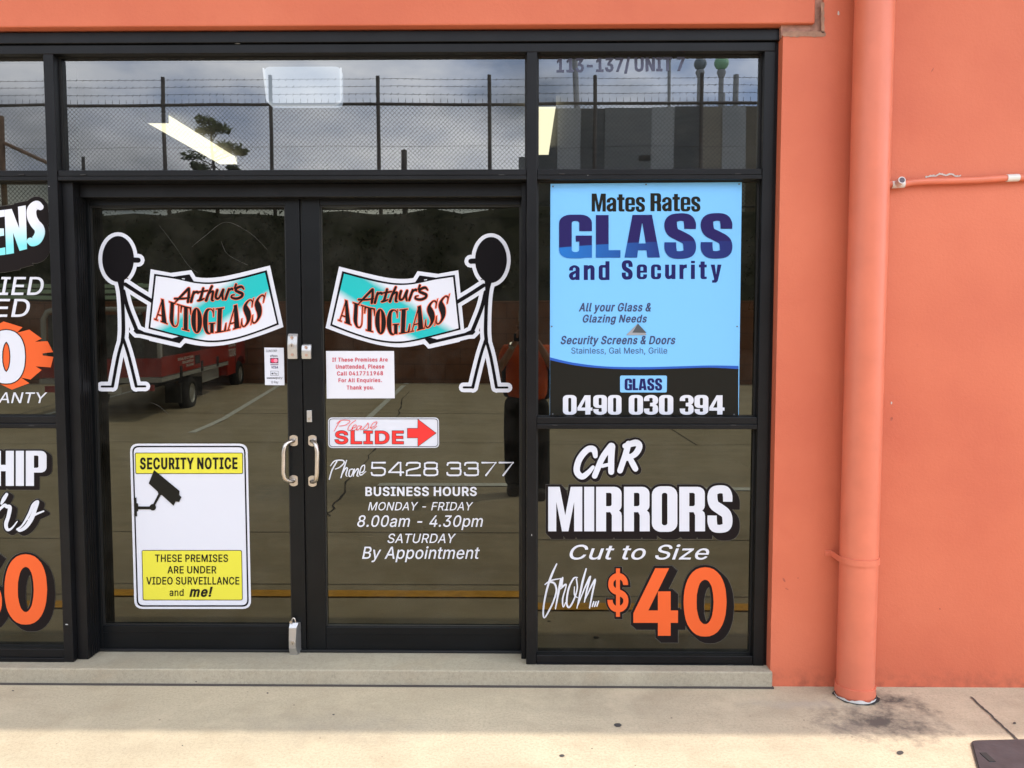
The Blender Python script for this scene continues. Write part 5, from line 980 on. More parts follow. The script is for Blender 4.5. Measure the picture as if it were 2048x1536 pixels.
sheet('lettering', [text('SECURITY NOTICE', 279.8, 916.3, 475, 937.8, dx=.07, dy=.045, sx=.8, slope=.5), text('THESE PREMISES', 310, 1109.3, 456, 1123.5, **k), text('ARE UNDER', 334.8, 1132.6, 432.8, 1146.6, **k), text('VIDEO SURVEILLANCE', 292.5, 1154.3, 478.6, 1168.8, **k),
    text('and', 339, 1178, 367.2, 1191.6, dx=.02, dy=.02, sx=.85), text('me!', 378.6, 1174.5, 425.5, 1192.8, dx=.07, dy=.05, shear=.24)], YD-4*e, INK['dark'], r_)

# ---- blue poster on the right hand window
YPO = YG-.006
q = [(1101, 367.5), (1483.7, 364.2), (1477.5, 832), (1099.5, 832.5)]
r_ = sign('poster_board', 'light blue Mates Rates GLASS and Security poster board', 'poster', q, YPO)
zp = Zt(1080, 350, 3.0717)
plate('board', q, YPO, .005, mat('ink_sky', (.18, .47, .82), rough=.35, spec=.15), r_)
wave = catmull([(62, 1137), (220, 1170), (400, 1188), (620, 1194), (860, 1188), (1040, 1183), (1219, 1192)], 4); wave_u = catmull([(62, 1120), (200, 1152), (400, 1176), (640, 1180), (860, 1175), (1040, 1170), (1219, 1173)], 4)
sheet('blue_wave', [[ccw(zp(wave_u+wave[::-1]))]], YPO-e, INK['blue'], r_)
sheet('charcoal_base', [[ccw(zp(wave+[(1218, 1478), (61, 1479)]))]], YPO-e, INK['dark'], r_)
sheet('title_lettering', [imp('Mates', 1183.4, 387.2, 1290, 423, gap=.045), imp('Rates', 1301, 386.4, 1400.8, 422.4, gap=.045)], YPO-e, INK['dark'], r_)
def two_tone(t, x_, z_, V):
    hi = ramp(t, math_(t, 'ADD', x_, .5), [(.12, (.02, .15, .48)), (.55, (.02, .042, .19)), (.95, (.02, .024, .125))])
    cv = math_(t, 'MULTIPLY', math_(t, 'MULTIPLY', math_(t, 'SUBTRACT', x_, .28), math_(t, 'SUBTRACT', x_, .28)), -.065)
    s_ = math_(t, 'SUBTRACT', z_, math_(t, 'ADD', cv, ZGL)); s_ = math_(t, 'ADD', math_(t, 'MULTIPLY', s_, 60), .5)
    return mixc(t, ramp(t, s_, [(.4, (0,)*3), (.6, (1,)*3)]), hi, (.021, .016, .095))
cc = wloc(r_); ZGL = at(1400, 482, YPO).z-cc.z
gm = printed('two_tone_print', two_tone)
sheet('large_lettering', [imp('GLASS', 1118.2, 430.5, 1464.8, 515.8, gap=.075, slope=1.5)], YPO-2*e, gm, r_)
sheet('security_lettering', [imp('and', 1138, 522.5, 1219, 559.8, gap=.22), imp('Security', 1243.5, 521.6, 1443, 558, gap=.22)], YPO-e, INK['navy'], r_)
bi = dict(shear=.22, dx=.05, dy=.035, sx=.82)
sheet('slogan_lettering', [text('All your Glass &', 1157.2, 606.3, 1302.2, 622.4, **bi), text('Glazing Needs', 1165.4, 629.9, 1294, 644.6, **bi), text('Security Screens & Doors', 1121.3, 672.3, 1351, 688, **bi), text('Stainless, Gal Mesh, Grille', 1142.6, 695.2, 1334.6, 707.1)], YPO-e, mat('ink_ink', (.03, .045, .12), rough=.4), r_)
cq = zp([(492, 1232), (780, 1232), (779, 1336), (492, 1336)])
sheet('blue_label', [[rrect(cq, 3.5)]], YPO-2*e, mat('ink_sky2', (.19, .46, .80), rough=.3), r_)
sheet('label_lettering', [imp('GLASS', 1249.4, 757.4, 1324.3, 780.2)], YPO-3*e, INK['navy'], r_)
sheet('phone_lettering', [imp('0490', 1125.8, 790.5, 1243, 829, gap=.035), imp('030', 1257.5, 790.5, 1346.5, 829, gap=.035), imp('394', 1359.5, 790.5, 1449, 829, gap=.035)], YPO-3*e, INK['white'], r_)
tq = Zt(1080, 350, 3.0717)
sheet('triangle_sticker', [[ccw(tq([(528, 984), (600, 912), (657, 984)]))]], YPO-2*e, INK['pale'], r_); sheet('triangle_sticker', [[ccw(tq([(568, 968), (602, 913), (655, 970)]))]], YPO-3*e, mat('ink_slate', (.06, .07, .08), rough=.4), r_)
for pt in [(1106, 373), (1292, 369), (1478, 368.5), (1103.5, 653), (1474, 653), (1105.5, 828), (1468, 829)]:
    c = at(*pt, YPO); mb = MB(); mb.tube([(c.x, YPO-.0002, c.z), (c.x, YPO-.0025, c.z)], .0036, 10, smooth=False); mb.build('screw', mat('poster_screw', (.12, .13, .15), rough=.4, metal=.5), r_)

# ---- car mirrors lettering on the lower right window
YWI = YG-.0015
zw = Zt(1060, 840, 2.844)
r_ = sign('window_lettering', 'CAR MIRRORS Cut to Size from $40 lettering on the lower right window', 'lettering', [(1280, 1080)], YWI)
car = []
for P in [[(372, 205, 26), (362, 168, 36), (325, 170, 36), (280, 225, 36), (266, 290, 36), (295, 322, 34), (330, 300, 28), (358, 268, 20)], [(368, 318, 32), (412, 215, 34), (462, 148, 38)], [(466, 150, 38), (462, 220, 36), (462, 295, 34)], [(410, 262, 20), (470, 248, 20)],
          [(512, 288, 32), (545, 190, 34), (560, 135, 34)], [(540, 148, 30), (600, 130, 38), (622, 150, 36), (600, 192, 34), (552, 220, 26)], [(562, 205, 28), (585, 250, 34), (600, 278, 32)]]:
    car += stroke(zw(P), 0)
mir_ = imp('MIRRORS', 1096.4, 973.6, 1465, 1062.6, gap=.045)
dol = text('$', 1214.8, 1149.5, 1256.8, 1221, dx=.035, dy=.03); four = text('40', 1266.8, 1142, 1453.2, 1266, sx=.95, dx=.062, dy=.045, track=-.06)
bk = lambda cs, g, sx_, sy_: extrude2(grow(cs, g), sx_, sy_, 4)
sheet('backing_edge', [bk(car, 4.8, 2, 2), bk(mir_, 5.2, 10, 11), bk(dol, 3.8, 1.5, 1.5), bk(four, 5.4, 10, 9)], YWI, INK['edge'], r_)
sheet('backing', [bk(car, 4.2, 2, 2), bk(mir_, 4.6, 10, 11), bk(dol, 3.2, 1.5, 1.5), bk(four, 4.8, 10, 9)], YWI-e, INK['shadow'], r_)
fr = []
zl = Zt(1020, 1080, 5.12)
for P in [[(478, 245, 12), (430, 350, 22), (385, 480, 20), (350, 640, 18), (340, 760, 16), (352, 796, 14), (385, 750, 16), (440, 640, 16), (475, 520, 18), (455, 445, 20), (410, 430, 18)], [(358, 455, 12), (420, 415, 15), (515, 395, 9)],
          [(520, 395, 14), (495, 530, 18), (465, 705, 12)], [(470, 690, 8), (520, 450, 14), (540, 385, 14), (530, 480, 14)], [(520, 500, 10), (560, 460, 20), (575, 470, 12), (540, 600, 16), (545, 685, 12), (570, 640, 10)],
          [(690, 385, 12), (650, 395, 16), (600, 500, 18), (580, 640, 18), (605, 690, 18), (650, 620, 16), (688, 500, 14), (680, 400, 14)], [(660, 480, 10), (660, 560, 12), (690, 590, 10)],
          [(780, 295, 14), (745, 420, 22), (715, 560, 18), (685, 700, 10)], [(690, 680, 8), (770, 480, 16), (822, 375, 18), (790, 500, 18), (762, 635, 12)], [(765, 620, 8), (820, 500, 16), (872, 405, 18), (845, 540, 18), (815, 695, 14)],
          [(858, 632, 14), (842, 680, 14)], [(882, 632, 14), (866, 680, 14)], [(906, 628, 14), (890, 678, 14)]]:
    fr += stroke(zl(P), 0)
sheet('lettering', [car, mir_, text('Cut to Size', 1139.2, 1090, 1418.3, 1118.6, shear=.36, sx=1.35, dx=.02, dy=.012), fr], YWI-2*e, INK['white'], r_)
sheet('price_lettering', [dol, four], YWI-2*e, INK['orange'], r_)

# ---- street number on the highlight pane
r_ = sign('street_number', 'grey 113-137/ UNIT 7 street number on the highlight pane', 'lettering', [(1240, 130)], YWI)
sheet('lettering', [text('113-137/ UNIT 7', 1113, 117.8, 1369.5, 143.8, slope=3.2, dx=.085, dy=.04, track=-.05)], YWI, mat('ink_greyblue', (.055, .06, .10), rough=.6), r_)

# ---- left window lettering, cut by the picture edge
z5 = Zt(0, 380, 3.07); z1 = Zt(0, 860, 2.845)
def grad(t, x_, z_, V): return ramp(t, math_(t, 'ADD', z_, .5), [(.42, (.22, .68, .72)), (.47, (.50, .74, .80)), (.52, (.74, .74, .82))])
r_ = sign('window_lettering', 'white fading to teal ENS lettering on the left window', 'lettering', [(40, 455)], YWI)
ens = [ccw(z5([(28, 122), (72, 116), (118, 235), (110, 103), (158, 94), (166, 362), (120, 374), (80, 262), (86, 388), (38, 396)])), ccw(z5([(-70, 134), (27, 122), (29, 163), (-22, 170), (-22, 236), (24, 236), (25, 280), (-20, 286), (-20, 362), (32, 352), (34, 397), (-64, 408)]))]
ens += stroke(z5([(248, 104, 40), (225, 92, 54), (196, 118, 58), (196, 165, 60), (215, 205, 60), (240, 235, 62), (244, 268, 62), (226, 304, 62), (200, 318, 56), (186, 314, 44)]), 0)
sheet('backing_edge', [extrude2(grow(ens, 8.6), 4, 26, 4)], YWI, INK['edge'], r_)
sheet('backing', [extrude2(grow(ens, 8), 4, 26, 4)], YWI-e, INK['shadow'], r_); sheet('lettering', [ens], YWI-2*e, printed('ens_print', grad), r_)
r_ = sign('window_lettering', 'white IED and ED lettering above the orange starburst', 'lettering', [(40, 590)], YWI)
sheet('lettering', [text('IED', -3, 554.3, 87.5, 589.6, shear=.18, dx=.02, dy=.012, sx=1.1), text('ED', -13, 598.2, 59.8, 633.4, shear=.18, dx=.02, dy=.012, sx=1.1)], YWI, INK['white'], r_)
r_ = sign('warranty_badge', 'orange cog shaped starburst with a large white 0', 'decal', [(13, 711)], YWI)
burst = z5([(22, 807), (138, 843), (102, 877), (180, 857), (256, 912), (215, 932), (292, 928), (326, 995), (262, 1003), (262, 1016), (328, 1024), (312, 1089), (218, 1083), (256, 1105), (187, 1164), (130, 1152), (180, 1186), (72, 1226), (-20, 1180), (-90, 1150), (-150, 1010), (-90, 870)])
sheet('starburst', [[ccw(burst)]], YWI, INK['orange'], r_)
zero = text('0', -25, 668, 50.2, 759.5, dx=.10, dy=.07, sx=.8)
sheet('numeral_outline', [grow(zero, 2.0)], YWI-e, INK['shadow'], r_); sheet('numeral', [zero], YWI-2*e, INK['white'], r_)
r_ = sign('window_lettering', 'white WARRANTY lettering below the orange starburst', 'lettering', [(40, 795)], YWI)
sheet('lettering', [text('WARRANTY', -100, 785, 94.6, 805.8, shear=.22, sx=1.1, dx=.01, dy=.01)], YWI, INK['white'], r_)
r_ = sign('window_lettering', 'white HIP lettering over script letters with a black shadow', 'lettering', [(40, 960)], YWI)
hip = imp('HIP', -14.5, 901.6, 93.2, 971.8, gap=.055)
rs = []
for P in [[(38, 366, 18), (22, 392, 22), (8, 418, 14)], [(-20, 480, 10), (0, 450, 14), (26, 428, 18), (38, 436, 20), (56, 440, 22), (48, 490, 22), (34, 535, 22), (42, 566, 18), (66, 560, 11), (98, 520, 6)],
          [(98, 566, 12), (128, 540, 10), (165, 480, 16), (190, 425, 18), (215, 408, 16), (200, 450, 22), (178, 505, 26), (146, 552, 22), (112, 572, 16), (100, 562, 10)], [(160, 510, 7), (200, 482, 12), (248, 462, 9)]]:
    rs += stroke(z1(P), 0)
sheet('backing_edge', [extrude2(grow(hip+rs, 3.4), 8, 5, 4)], YWI, INK['edge'], r_)
sheet('backing', [extrude2(grow(hip+rs, 2.8), 8, 5, 4)], YWI-e, INK['shadow'], r_); sheet('lettering', [hip, rs], YWI-2*e, INK['white'], r_)
r_ = sign('window_lettering', 'orange 60 price figures with a black shadow at the lower left edge', 'lettering', [(30, 1180)], YWI)
six = text('6', -80, 1116, 4, 1242, sx=.9, dx=.065, dy=.045)+text('0', 8.8, 1116, 94.3, 1242, sx=.9, dx=.065, dy=.045)
sheet('backing_edge', [bk(six, 4.6, 12, 10)], YWI, INK['edge'], r_); sheet('backing', [bk(six, 4, 12, 10)], YWI-e, INK['shadow'], r_); sheet('lettering', [six], YWI-2*e, INK['orange'], r_)
# ============================================================ what the glass reflects: the yard behind the camera
def refl(px, py, Rr): 
    """world point at apparent distance Rr (from the camera, through the mirror of the window glass)"""
    d = ray(px, py); t = Rr/d.y
    return Vector((d.x*t, 2*.098+DCAM-Rr, HCAM+d.z*t))
# retaining wall
yw_ = refl(1043, 700, 20.7).y
BLK = mat('x', (0, 0, 0)); MATS.pop('x')
m, t, b = nodes_of('brown_block'); tcn = N(t, 'ShaderNodeTexCoord'); mpn = N(t, 'ShaderNodeMapping'); mpn.inputs['Rotation'].default_value = (R(90), 0, 0); t.links.new(tcn.outputs['Object'], mpn.inputs[0])
br = N(t, 'ShaderNodeTexBrick'); br.inputs['Scale'].default_value = 1.0; br.inputs['Brick Width'].default_value = .8; br.inputs['Row Height'].default_value = .4; br.inputs['Mortar Size'].default_value = .012
br.inputs['Color1'].default_value = (.24, .105, .058, 1); br.inputs['Color2'].default_value = (.215, .095, .052, 1); br.inputs['Mortar'].default_value = (.12, .055, .032, 1)
t.links.new(mpn.outputs[0], br.inputs['Vector']); t.links.new(br.outputs[0], b.inputs['Base Color']); b.inputs['Roughness'].default_value = .9
rw = MB(); rw.box(-30, 14, yw_-.3, yw_, .2, 2.45, ch=.02); rwo = rw.build('retaining_wall', m); tag(rwo, 'brown block retaining wall at the back of the car park, seen reflected', 'retaining wall')
# embankment
EMB = mat('embankment_scrub', (.032, .034, .019), rough=1, var=.4, vscale=2.5, bump=.6, bscale=6)
mb = MB(); nxx = 70; rows_ = [(yw_-.05, 2.38), (yw_-.5, 2.9), (yw_-1.1, 3.9), (yw_-1.8, 4.8), (yw_-2.2, 5.1), (yw_-4, 5.2), (yw_-90, 5.2)]
vs = []
for (yy, zz) in rows_:
    for i in range(nxx+1):
        x = -30+i*(60/nxx); k = .12 if 2.9 <= zz <= 5.1 else 0; vs.append((x, yy+random.uniform(-k, k), zz+random.uniform(-k, k)))
mb.add(vs, [(j*(nxx+1)+i, j*(nxx+1)+i+1, (j+1)*(nxx+1)+i+1, (j+1)*(nxx+1)+i) for j in range(len(rows_)-1) for i in range(nxx)], smooth=True)
tag(mb.build('embankment', EMB, loc=(0, 0, 0)), kind='structure')
LEAF = mat('scrub_leaf', (.038, .044, .020), rough=.9, var=.4, vscale=3); mb = MB()
for i in range(11000):
    u = random.random(); x = random.uniform(-16, 9); y = yw_-.3-u*1.9; z = 2.7+u*2.25; s_ = random.uniform(.025, .075)
    a = Vector((random.uniform(-1, 1), random.uniform(-1, 1), random.uniform(-.3, 1)))*s_; c = Vector((random.uniform(-1, 1), random.uniform(-.2, 1), random.uniform(0, 1.6)))*s_
    o_ = Vector((x, y+random.uniform(-.1, .25), z+random.uniform(0, .18))); mb.add([o_-a, o_+a, o_+c], [(0, 1, 2)])
tag(mb.build('ground_cover', LEAF, loc=(0, 0, 0)), 'dark scrub and grass growing on the bank above the block wall', 'ground cover', kind='stuff')
# chain link fence on top
FP = mat('fence_steel', (.085, .075, .065), rough=.6, metal=.4); FW = mat('fence_wire', (.06, .058, .055), rough=.6, metal=.3)
yf = refl(1043, 300, 23.2).y; zr = refl(1043, 208, 23.2).z; zpt = refl(1043, 150, 23.2).z; zfb = 5.15
xp = [refl(p, 300, 23.2).x for p in (-104, 112, 329, 543, 757.5, 979, 1189, 1402, 1610)]
fn = thing('chain_link_fence', 'tall chain link fence with barbed wire reflected in the highlight panes', 'fence', (xp[3], yf, zfb))
for i, x in enumerate(xp):
    if i in (0, 1): continue
    mb = MB(); mb.tube([(x, yf, zfb-.2), (x, yf, zpt+(.02 if i % 2 else -.03))], .055, 10); mb.build('fence_post', FP, fn)
mb = MB(); mb.tube([(xp[0]-3, yf, zr), (xp[-1], yf, zr)], .045, 8); mb.tube([(xp[0]-3, yf, zfb+.08), (xp[-1], yf, zfb+.08)], .03, 6); mb.build('top_rail', FP, fn)
mb = MB(); pitch = .125; hgt = zr-zfb; x0, x1 = xp[0]-3, xp[-1]; wv = .0085
n = int((x1-x0+hgt)/pitch)
for k in range(n):
    for s_ in (1, -1):
        if s_ == 1:
            xa, za = x0+k*pitch-hgt, zfb; xb, zb_ = xa+hgt, zr
        else:
            xa, za = x0+k*pitch, zfb; xb, zb_ = xa-hgt, zr
        # clip to the run
        def cl(xc):
            return za+(xc-xa)/(xb-xa)*(zb_-za)
        A_, B_ = (xa, za), (xb, zb_)
        if A_[0] > B_[0]: A_, B_ = B_, A_
        if B_[0] < x0 or A_[0] > x1: continue
        if A_[0] < x0: A_ = (x0, cl(x0))
        if B_[0] > x1: B_ = (x1, cl(x1))
        yy = yf+.004*s_
        mb.add([(A_[0], yy, A_[1]-wv), (B_[0], yy, B_[1]-wv), (B_[0], yy, B_[1]+wv), (A_[0], yy, A_[1]+wv)], [(0, 1, 2, 3)])
mb.build('wire_mesh', FW, fn)
mb = MB()
for dz in (.28, .50, .70): mb.tube([(x0+i*(x1-x0)/24, yf+.0, zr+dz+random.uniform(-.012, .012)) for i in range(25)], .0055, 4)
mb.tube([(x0+i*(x1-x0)/24, yf+.01, zr-1.20+random.uniform(-.03, .03)) for i in range(25)], .006, 4)
for k in range(int((x1-x0)/.2)):
    x = x0+k*.2
    mb.add([(x-.008, yf, zr+.02), (x+.008, yf, zr+.02), (x+.006, yf, zr+.16), (x-.006, yf, zr+.16)], [(0, 1, 2, 3)])
    for dz in (.28, .50, .70): mb.add([(x-.03, yf, zr+dz-.03), (x-.02, yf, zr+dz-.035), (x+.03, yf, zr+dz+.03), (x+.02, yf, zr+dz+.035)], [(0, 1, 2, 3)])
mb.build('barbed_wire', FW, fn)
# corner post and brace at the left, short stub posts
mb = MB(); c0 = refl(2, 233, 21.5); c1 = refl(12, 420, 21.5); mb.tube([c0, Vector((c0.x, c0.y, 4.8))], .07, 10); c2, c3 = refl(2, 283, 21.5), refl(110, 333, 21.5); mb.tube([c2, c3], .05, 8); mb.tube([c3, Vector((c3.x, c3.y, 4.8))], .04, 8)
tag(mb.build('fence_brace', mat('rusty_steel', (.16, .10, .06), rough=.8, var=.3)), 'rusty corner post with a sloping brace reflected at the top left', 'fence post')
for px_, py_, rr in ((807, 300, .085), (166, 313, .05)):
    c = refl(px_, py_, 24.2); mb = MB(); mb.tube([(c.x, c.y, 5.0), (c.x, c.y, c.z)], rr, 10, smooth=True); tag(mb.build('bollard', FP), 'short stout post behind the fence, reflected above the right door' if px_ > 500 else 'thin short post behind the fence, reflected above the left door', 'post')
# factory behind the fence
fb = thing('factory_building', 'long striped grey factory wall reflected in the right highlight pane', 'building', (3, refl(1100, 300, 40).y, 5))
PN = {k: mat('panel_'+k, c, rough=.75, var=.06) for k, c in dict(dark=(.12, .125, .118), mid=(.24, .245, .23), light=(.45, .46, .44), tan=(.32, .28, .21), umber=(.18, .15, .10)).items()}
yb = refl(1100, 300, 40).y
for i, (pa, pb, c_, pt) in enumerate([(1036, 1054, 'mid', 315), (1054, 1115, 'dark', 218), (1115, 1161, 'light', 218), (1161, 1209, 'dark', 218), (1209, 1303, 'mid', 217), (1303, 1350, 'light', 215), (1350, 1403, 'dark', 214), (1403, 1445, 'tan', 214), (1445, 1492, 'light', 213), (1492, 1600, 'umber', 213)]):
    a = refl(pa, pt, 40); c = refl(pb, pt, 40); mb = MB(); mb.box(a.x, c.x, yb-8, yb+(.02 if i % 2 else .06), 5, a.z); mb.build('wall_panel', PN[c_], fb)
a = refl(1278, 311, 40); c = refl(1300, 320, 40); mb = MB(); mb.box(a.x, c.x, yb+.02, yb+.12, c.z, a.z); mb.build('vent', mat('vent_brown', (.035, .03, .022), rough=.7), fb)
def pole(px0, px1, pyt, rr, label, globe=None, gc=None, Rr=46, cat='pole'):
    b0 = refl(px0, 218, Rr); tp = refl(px1, pyt, Rr); r_ = thing('lamp_post' if globe else 'utility_pole', label, cat, (b0.x, b0.y, 5))
    mb = MB(); mb.tube([(b0.x+(b0.x-tp.x)*1.2, b0.y, 5), (tp.x, tp.y, tp.z)], [rr*1.2, rr], 12); mb.build('post', mat('pole_grey', (.34, .35, .35), rough=.6), r_)
    if globe:
        c = Vector((tp.x, tp.y, tp.z+globe*.98)); mb = MB(); bm = bmesh.new(); bmesh.ops.create_uvsphere(bm, u_segments=20, v_segments=14, radius=globe); bm.verts.index_update(); mb.add([v.co+c for v in bm.verts], [[v.index for v in f.verts] for f in bm.faces], smooth=True); bm.free(); mb.build('globe', gc, r_)
        mb = MB(); mb.tube([(tp.x, tp.y, tp.z-.45), (tp.x, tp.y, tp.z-.15), (tp.x, tp.y, tp.z)], [rr*1.0, rr*1.9, rr*1.5], 12); mb.build('collar', mat('pole_grey', (.2, .2, .2)), r_)
pole(1156, 1147, 60, .16, 'thick leaning light grey pole rising behind the left end of the factory', Rr=46)
pole(1338, 1338, 60, .09, 'thin straight pole above the middle of the factory wall', Rr=46)
pole(1398, 1400, 141, .14, 'post carrying a dark grey globe above the factory', .36, mat('globe_grey', (.20, .24, .26), rough=.5), cat='lamp post')
pole(1441, 1443, 141, .14, 'post carrying a pale green globe above the factory', .41, mat('globe_green', (.34, .62, .38), rough=.5), cat='lamp post')
pole(1469, 1473, 151, .16, 'rough grey pole standing right of the globes', Rr=46)
pole(1445, 1445, 188, .16, 'short dark pole in front of the green globe post', Rr=45)
# young tree beyond the fence
tr = thing('young_tree', 'thin young tree with loose leaf tufts beyond the fence', 'tree', tuple(refl(432, 420, 26)))
BRK = mat('tree_bark', (.10, .08, .06), rough=.9); TLF = mat('tree_leaf', (.12, .15, .05), rough=.7, var=.4, vscale=5)
T0 = refl(430, 420, 26); T0.z = 5.2
def tp_(px_, py_): v = refl(px_, py_, 26); return v
mb = MB(); mb.tube([T0, tp_(428, 335), tp_(424, 300), tp_(422, 270), tp_(416, 240)], [.07, .05, .04, .03, .015], 8)
clumps = [(410, 240, .32), (422, 255, .42), (440, 258, .36), (410, 262, .3), (447, 290, .30), (470, 298, .38), (480, 304, .2), (385, 312, .38), (398, 330, .3), (404, 338, .25), (465, 335, .2)]
for (u, v, r2) in clumps: mb.tube([tp_(427, min(v+18, 330)), tp_((u+427)/2, v+8), tp_(u, v)], [.022, .016, .008], 5)
mb.build('trunk', BRK, tr); mb = MB()
for (u, v, r2) in clumps:
    c = tp_(u, v)
    for k in range(150):
        d = Vector((random.gauss(0, 1), random.gauss(0, 1), random.gauss(0, .55))); d = d.normalized()*r2*random.random()**.5; d.z *= .55; p = c+d
        a = Vector((random.uniform(-1, 1), random.uniform(-1, 1), random.uniform(-.5, .5))).normalized()*random.uniform(.06, .13); b2 = a.cross(Vector((random.uniform(-1, 1), random.uniform(-1, 1), random.uniform(-1, 1)))).normalized()*.028
        mb.add([p-a, p+b2, p+a, p-b2], [(0, 1, 2, 3)])
mb.build('crown', TLF, tr)
# pale green guard rail on the wall, left
gr = thing('guard_rail', 'pale green guard rail on top of the block wall reflected at the left', 'guard rail', (-12, yw_+.2, 2.4))
GRN = mat('rail_green', (.42, .58, .42), rough=.5)
mb = MB()
for z0_ in (2.50, 2.66, 2.80): mb.box(-16.5, -9.75, yw_-.06, yw_-.01, z0_, z0_+.10, ch=.01)
mb.build('rail', GRN, gr)
for x in (-16, -14, -12, -10): mb = MB(); mb.box(x-.05, x+.05, yw_-.12, yw_-.062, 2.35, 2.92); mb.build('rail_post', GRN, gr)

# ------------------------------------------------------------ red tray truck
tk = thing('tray_truck', 'red tray truck with a glass rack parked on the left, seen reflected', 'truck', (-7.6, -13.5, 0))
def truck():
    A = Vector((-6.55, -10.55, 0)); ang = math.atan2(-.85, 5.0)  # rear right corner, heading -Y and slightly -X
    fwd = Vector((-.10, -.995, .0)).normalized(); rt = Vector((.995, -.10, 0)).normalized()
    slope = .045
    def P(u, v, z):  # u forward from tail, v from right side leftwards, z up
        return A+fwd*u-rt*v+Vector((0, 0, z+max(0, u-1.0)*slope))
    def box(mb, u0, u1, v0, v1, z0, z1, mi=0):
        vs = [P(u, v, z) for z in (z0, z1) for v in (v0, v1) for u in (u0, u1)]
        mb.add(vs, [(0, 2, 3, 1), (4, 5, 7, 6), (0, 1, 5, 4), (2, 6, 7, 3), (0, 4, 6, 2), (1, 3, 7, 5)], mi)
    red = mat('truck_red', (.36, .026, .018), rough=.3, var=.1); dark = mat('truck_dark', (.02, .02, .02), rough=.6); alu = mat('truck_alloy', (.42, .42, .40), rough=.5, metal=.3); winm = mat('truck_window', (.03, .035, .04), rough=.08)
    Wd = 2.0; Lt = 4.6; zt = .80
    mb = MB(); box(mb, 0, Lt, 0, Wd, zt-.10, zt-.02); mb.build('tray_floor', alu, tk)
    mb = MB(); box(mb, 0.05, Lt, 0, .035, zt, zt+.36); mb.build('tray_side', red, tk)
    mb = MB(); box(mb, 0.05, Lt, Wd-.035, Wd, zt, zt+.36); mb.build('tray_side', red, tk)
    mb = MB(); box(mb, -.0, .045, 0.0, Wd, zt, zt+.34); tg = mb.build('tailgate', red, tk)
    mb = MB()
    for u in (1.0, 2.4, 3.6): box(mb, u, u+.12, -.02, -.001, zt-.06, zt+.16)
    mb.build('latch', dark, tk)
    mb = MB(); box(mb, 0.3, 6.2, .5, .62, .50, .69); box(mb, 0.3, 6.2, 1.38, 1.5, .50, .69); mb.build('chassis', dark, tk)
    # glass carrying rack: round tube hoops with a checked panel
    mb = MB()
    for u in (.08, 4.4):
        mb.tube([P(u, .05, zt), P(u, .05, 1.85), P(u, .12, 1.98), P(u, .25, 2.03), P(u, Wd-.25, 2.03), P(u, Wd-.12, 1.98), P(u, Wd-.05, 1.85), P(u, Wd-.05, zt)], .045, 10)
    mb.tube([P(.08, .25, 2.03), P(4.4, .25, 2.03)], .035, 8); mb.tube([P(.08, Wd-.25, 2.03), P(4.4, Wd-.25, 2.03)], .035, 8); mb.build('rack', alu, tk)
    mb = MB(); box(mb, .14, .17, .35, Wd-.1, zt+.36, 1.93); mb.build('rack_panel', mat('checked_panel', (.07, .075, .07), rough=.5, var=.6, vscale=16), tk)
    mb = MB(); box(mb, .5, 4.3, .55, 1.2, zt, 1.7); mb.build('load', mat('truck_load', (.05, .045, .04), rough=.6, var=.4), tk)
    # cab
    mb = MB(); prof = [(4.75, .42), (4.75, 1.95), (4.95, 2.06), (5.75, 2.06), (6.35, 1.35), (6.75, 1.22), (6.8, .48), (6.55, .42), (6.48, .62), (6.3, .78), (6.0, .82), (5.72, .76), (5.55, .6), (5.5, .42)]
    n = len(prof); mb.add([P(u, .06, z) for u, z in prof]+[P(u, Wd-.06, z) for u, z in prof], [tuple(range(n)), tuple(range(2*n-1, n-1, -1))]+[(i, i+n, (i+1) % n+n, (i+1) % n) for i in range(n)])
    cb = mb.build('cab', red, tk)
    for v in (.055, Wd-.055):
        mb = MB(); q = [(4.98, 1.35), (4.98, 1.92), (5.72, 1.94), (6.18, 1.36)]; mb.add([P(u, v, z) for u, z in q]+[P(u, v+(.004 if v < 1 else -.004)*-1, z) for u, z in q], [(0, 1, 2, 3), (7, 6, 5, 4)]); mb.build('side_window', winm, cb)
    mb = MB(); mb.add([P(5.80, .2, 2.0), P(6.33, .15, 1.40), P(6.33, Wd-.15, 1.40), P(5.80, Wd-.2, 2.0)], [(0, 1, 2, 3)]); [None]
    mb.v = [tuple(Vector(v)+fwd*.012+Vector((0, 0, .012))) for v in mb.v]; mb.build('windscreen', winm, cb)
    mb = MB(); box(mb, 4.742, 4.749, .3, Wd-.3, 1.35, 1.85); mb.build('rear_window', winm, cb)
    mb = MB(); box(mb, 5.52, 5.535, .050, .056, .5, 1.35); box(mb, 5.2, 5.36, .040, .056, 1.18, 1.22); mb.build('door_handle', dark, cb)
    # wheels
    for u, v in ((1.25+.6, .02), (1.25+.6, Wd-.24), (6.02, .06), (6.02, Wd-.26)):
        c = P(u, v, .34); w_ = thing('w', 'w', 'w', c); COL.objects.unlink(w_); bpy.data.objects.remove(w_)
        def lathe(prof, nn, m_, nm, par):
            mb = MB(); vs = []
            for j in range(nn):
                a = 2*math.pi*j/nn
                for (r_, d) in prof: vs.append(c-rt*d+fwd*math.cos(a)*r_+Vector((0, 0, math.sin(a)*r_)))
            k = len(prof); mb.add(vs, [(j*k+i, j*k+i+1, ((j+1) % nn)*k+i+1, ((j+1) % nn)*k+i) for j in range(nn) for i in range(k-1)], smooth=True); return mb.build(nm, m_, par)
        ty = lathe([(.20, .22), (.30, .22), (.34, .18), (.34, .04), (.30, .0), (.20, .0), (.20, .22)], 28, mat('tyre', (.012, .012, .012), rough=.85), 'wheel', tk)
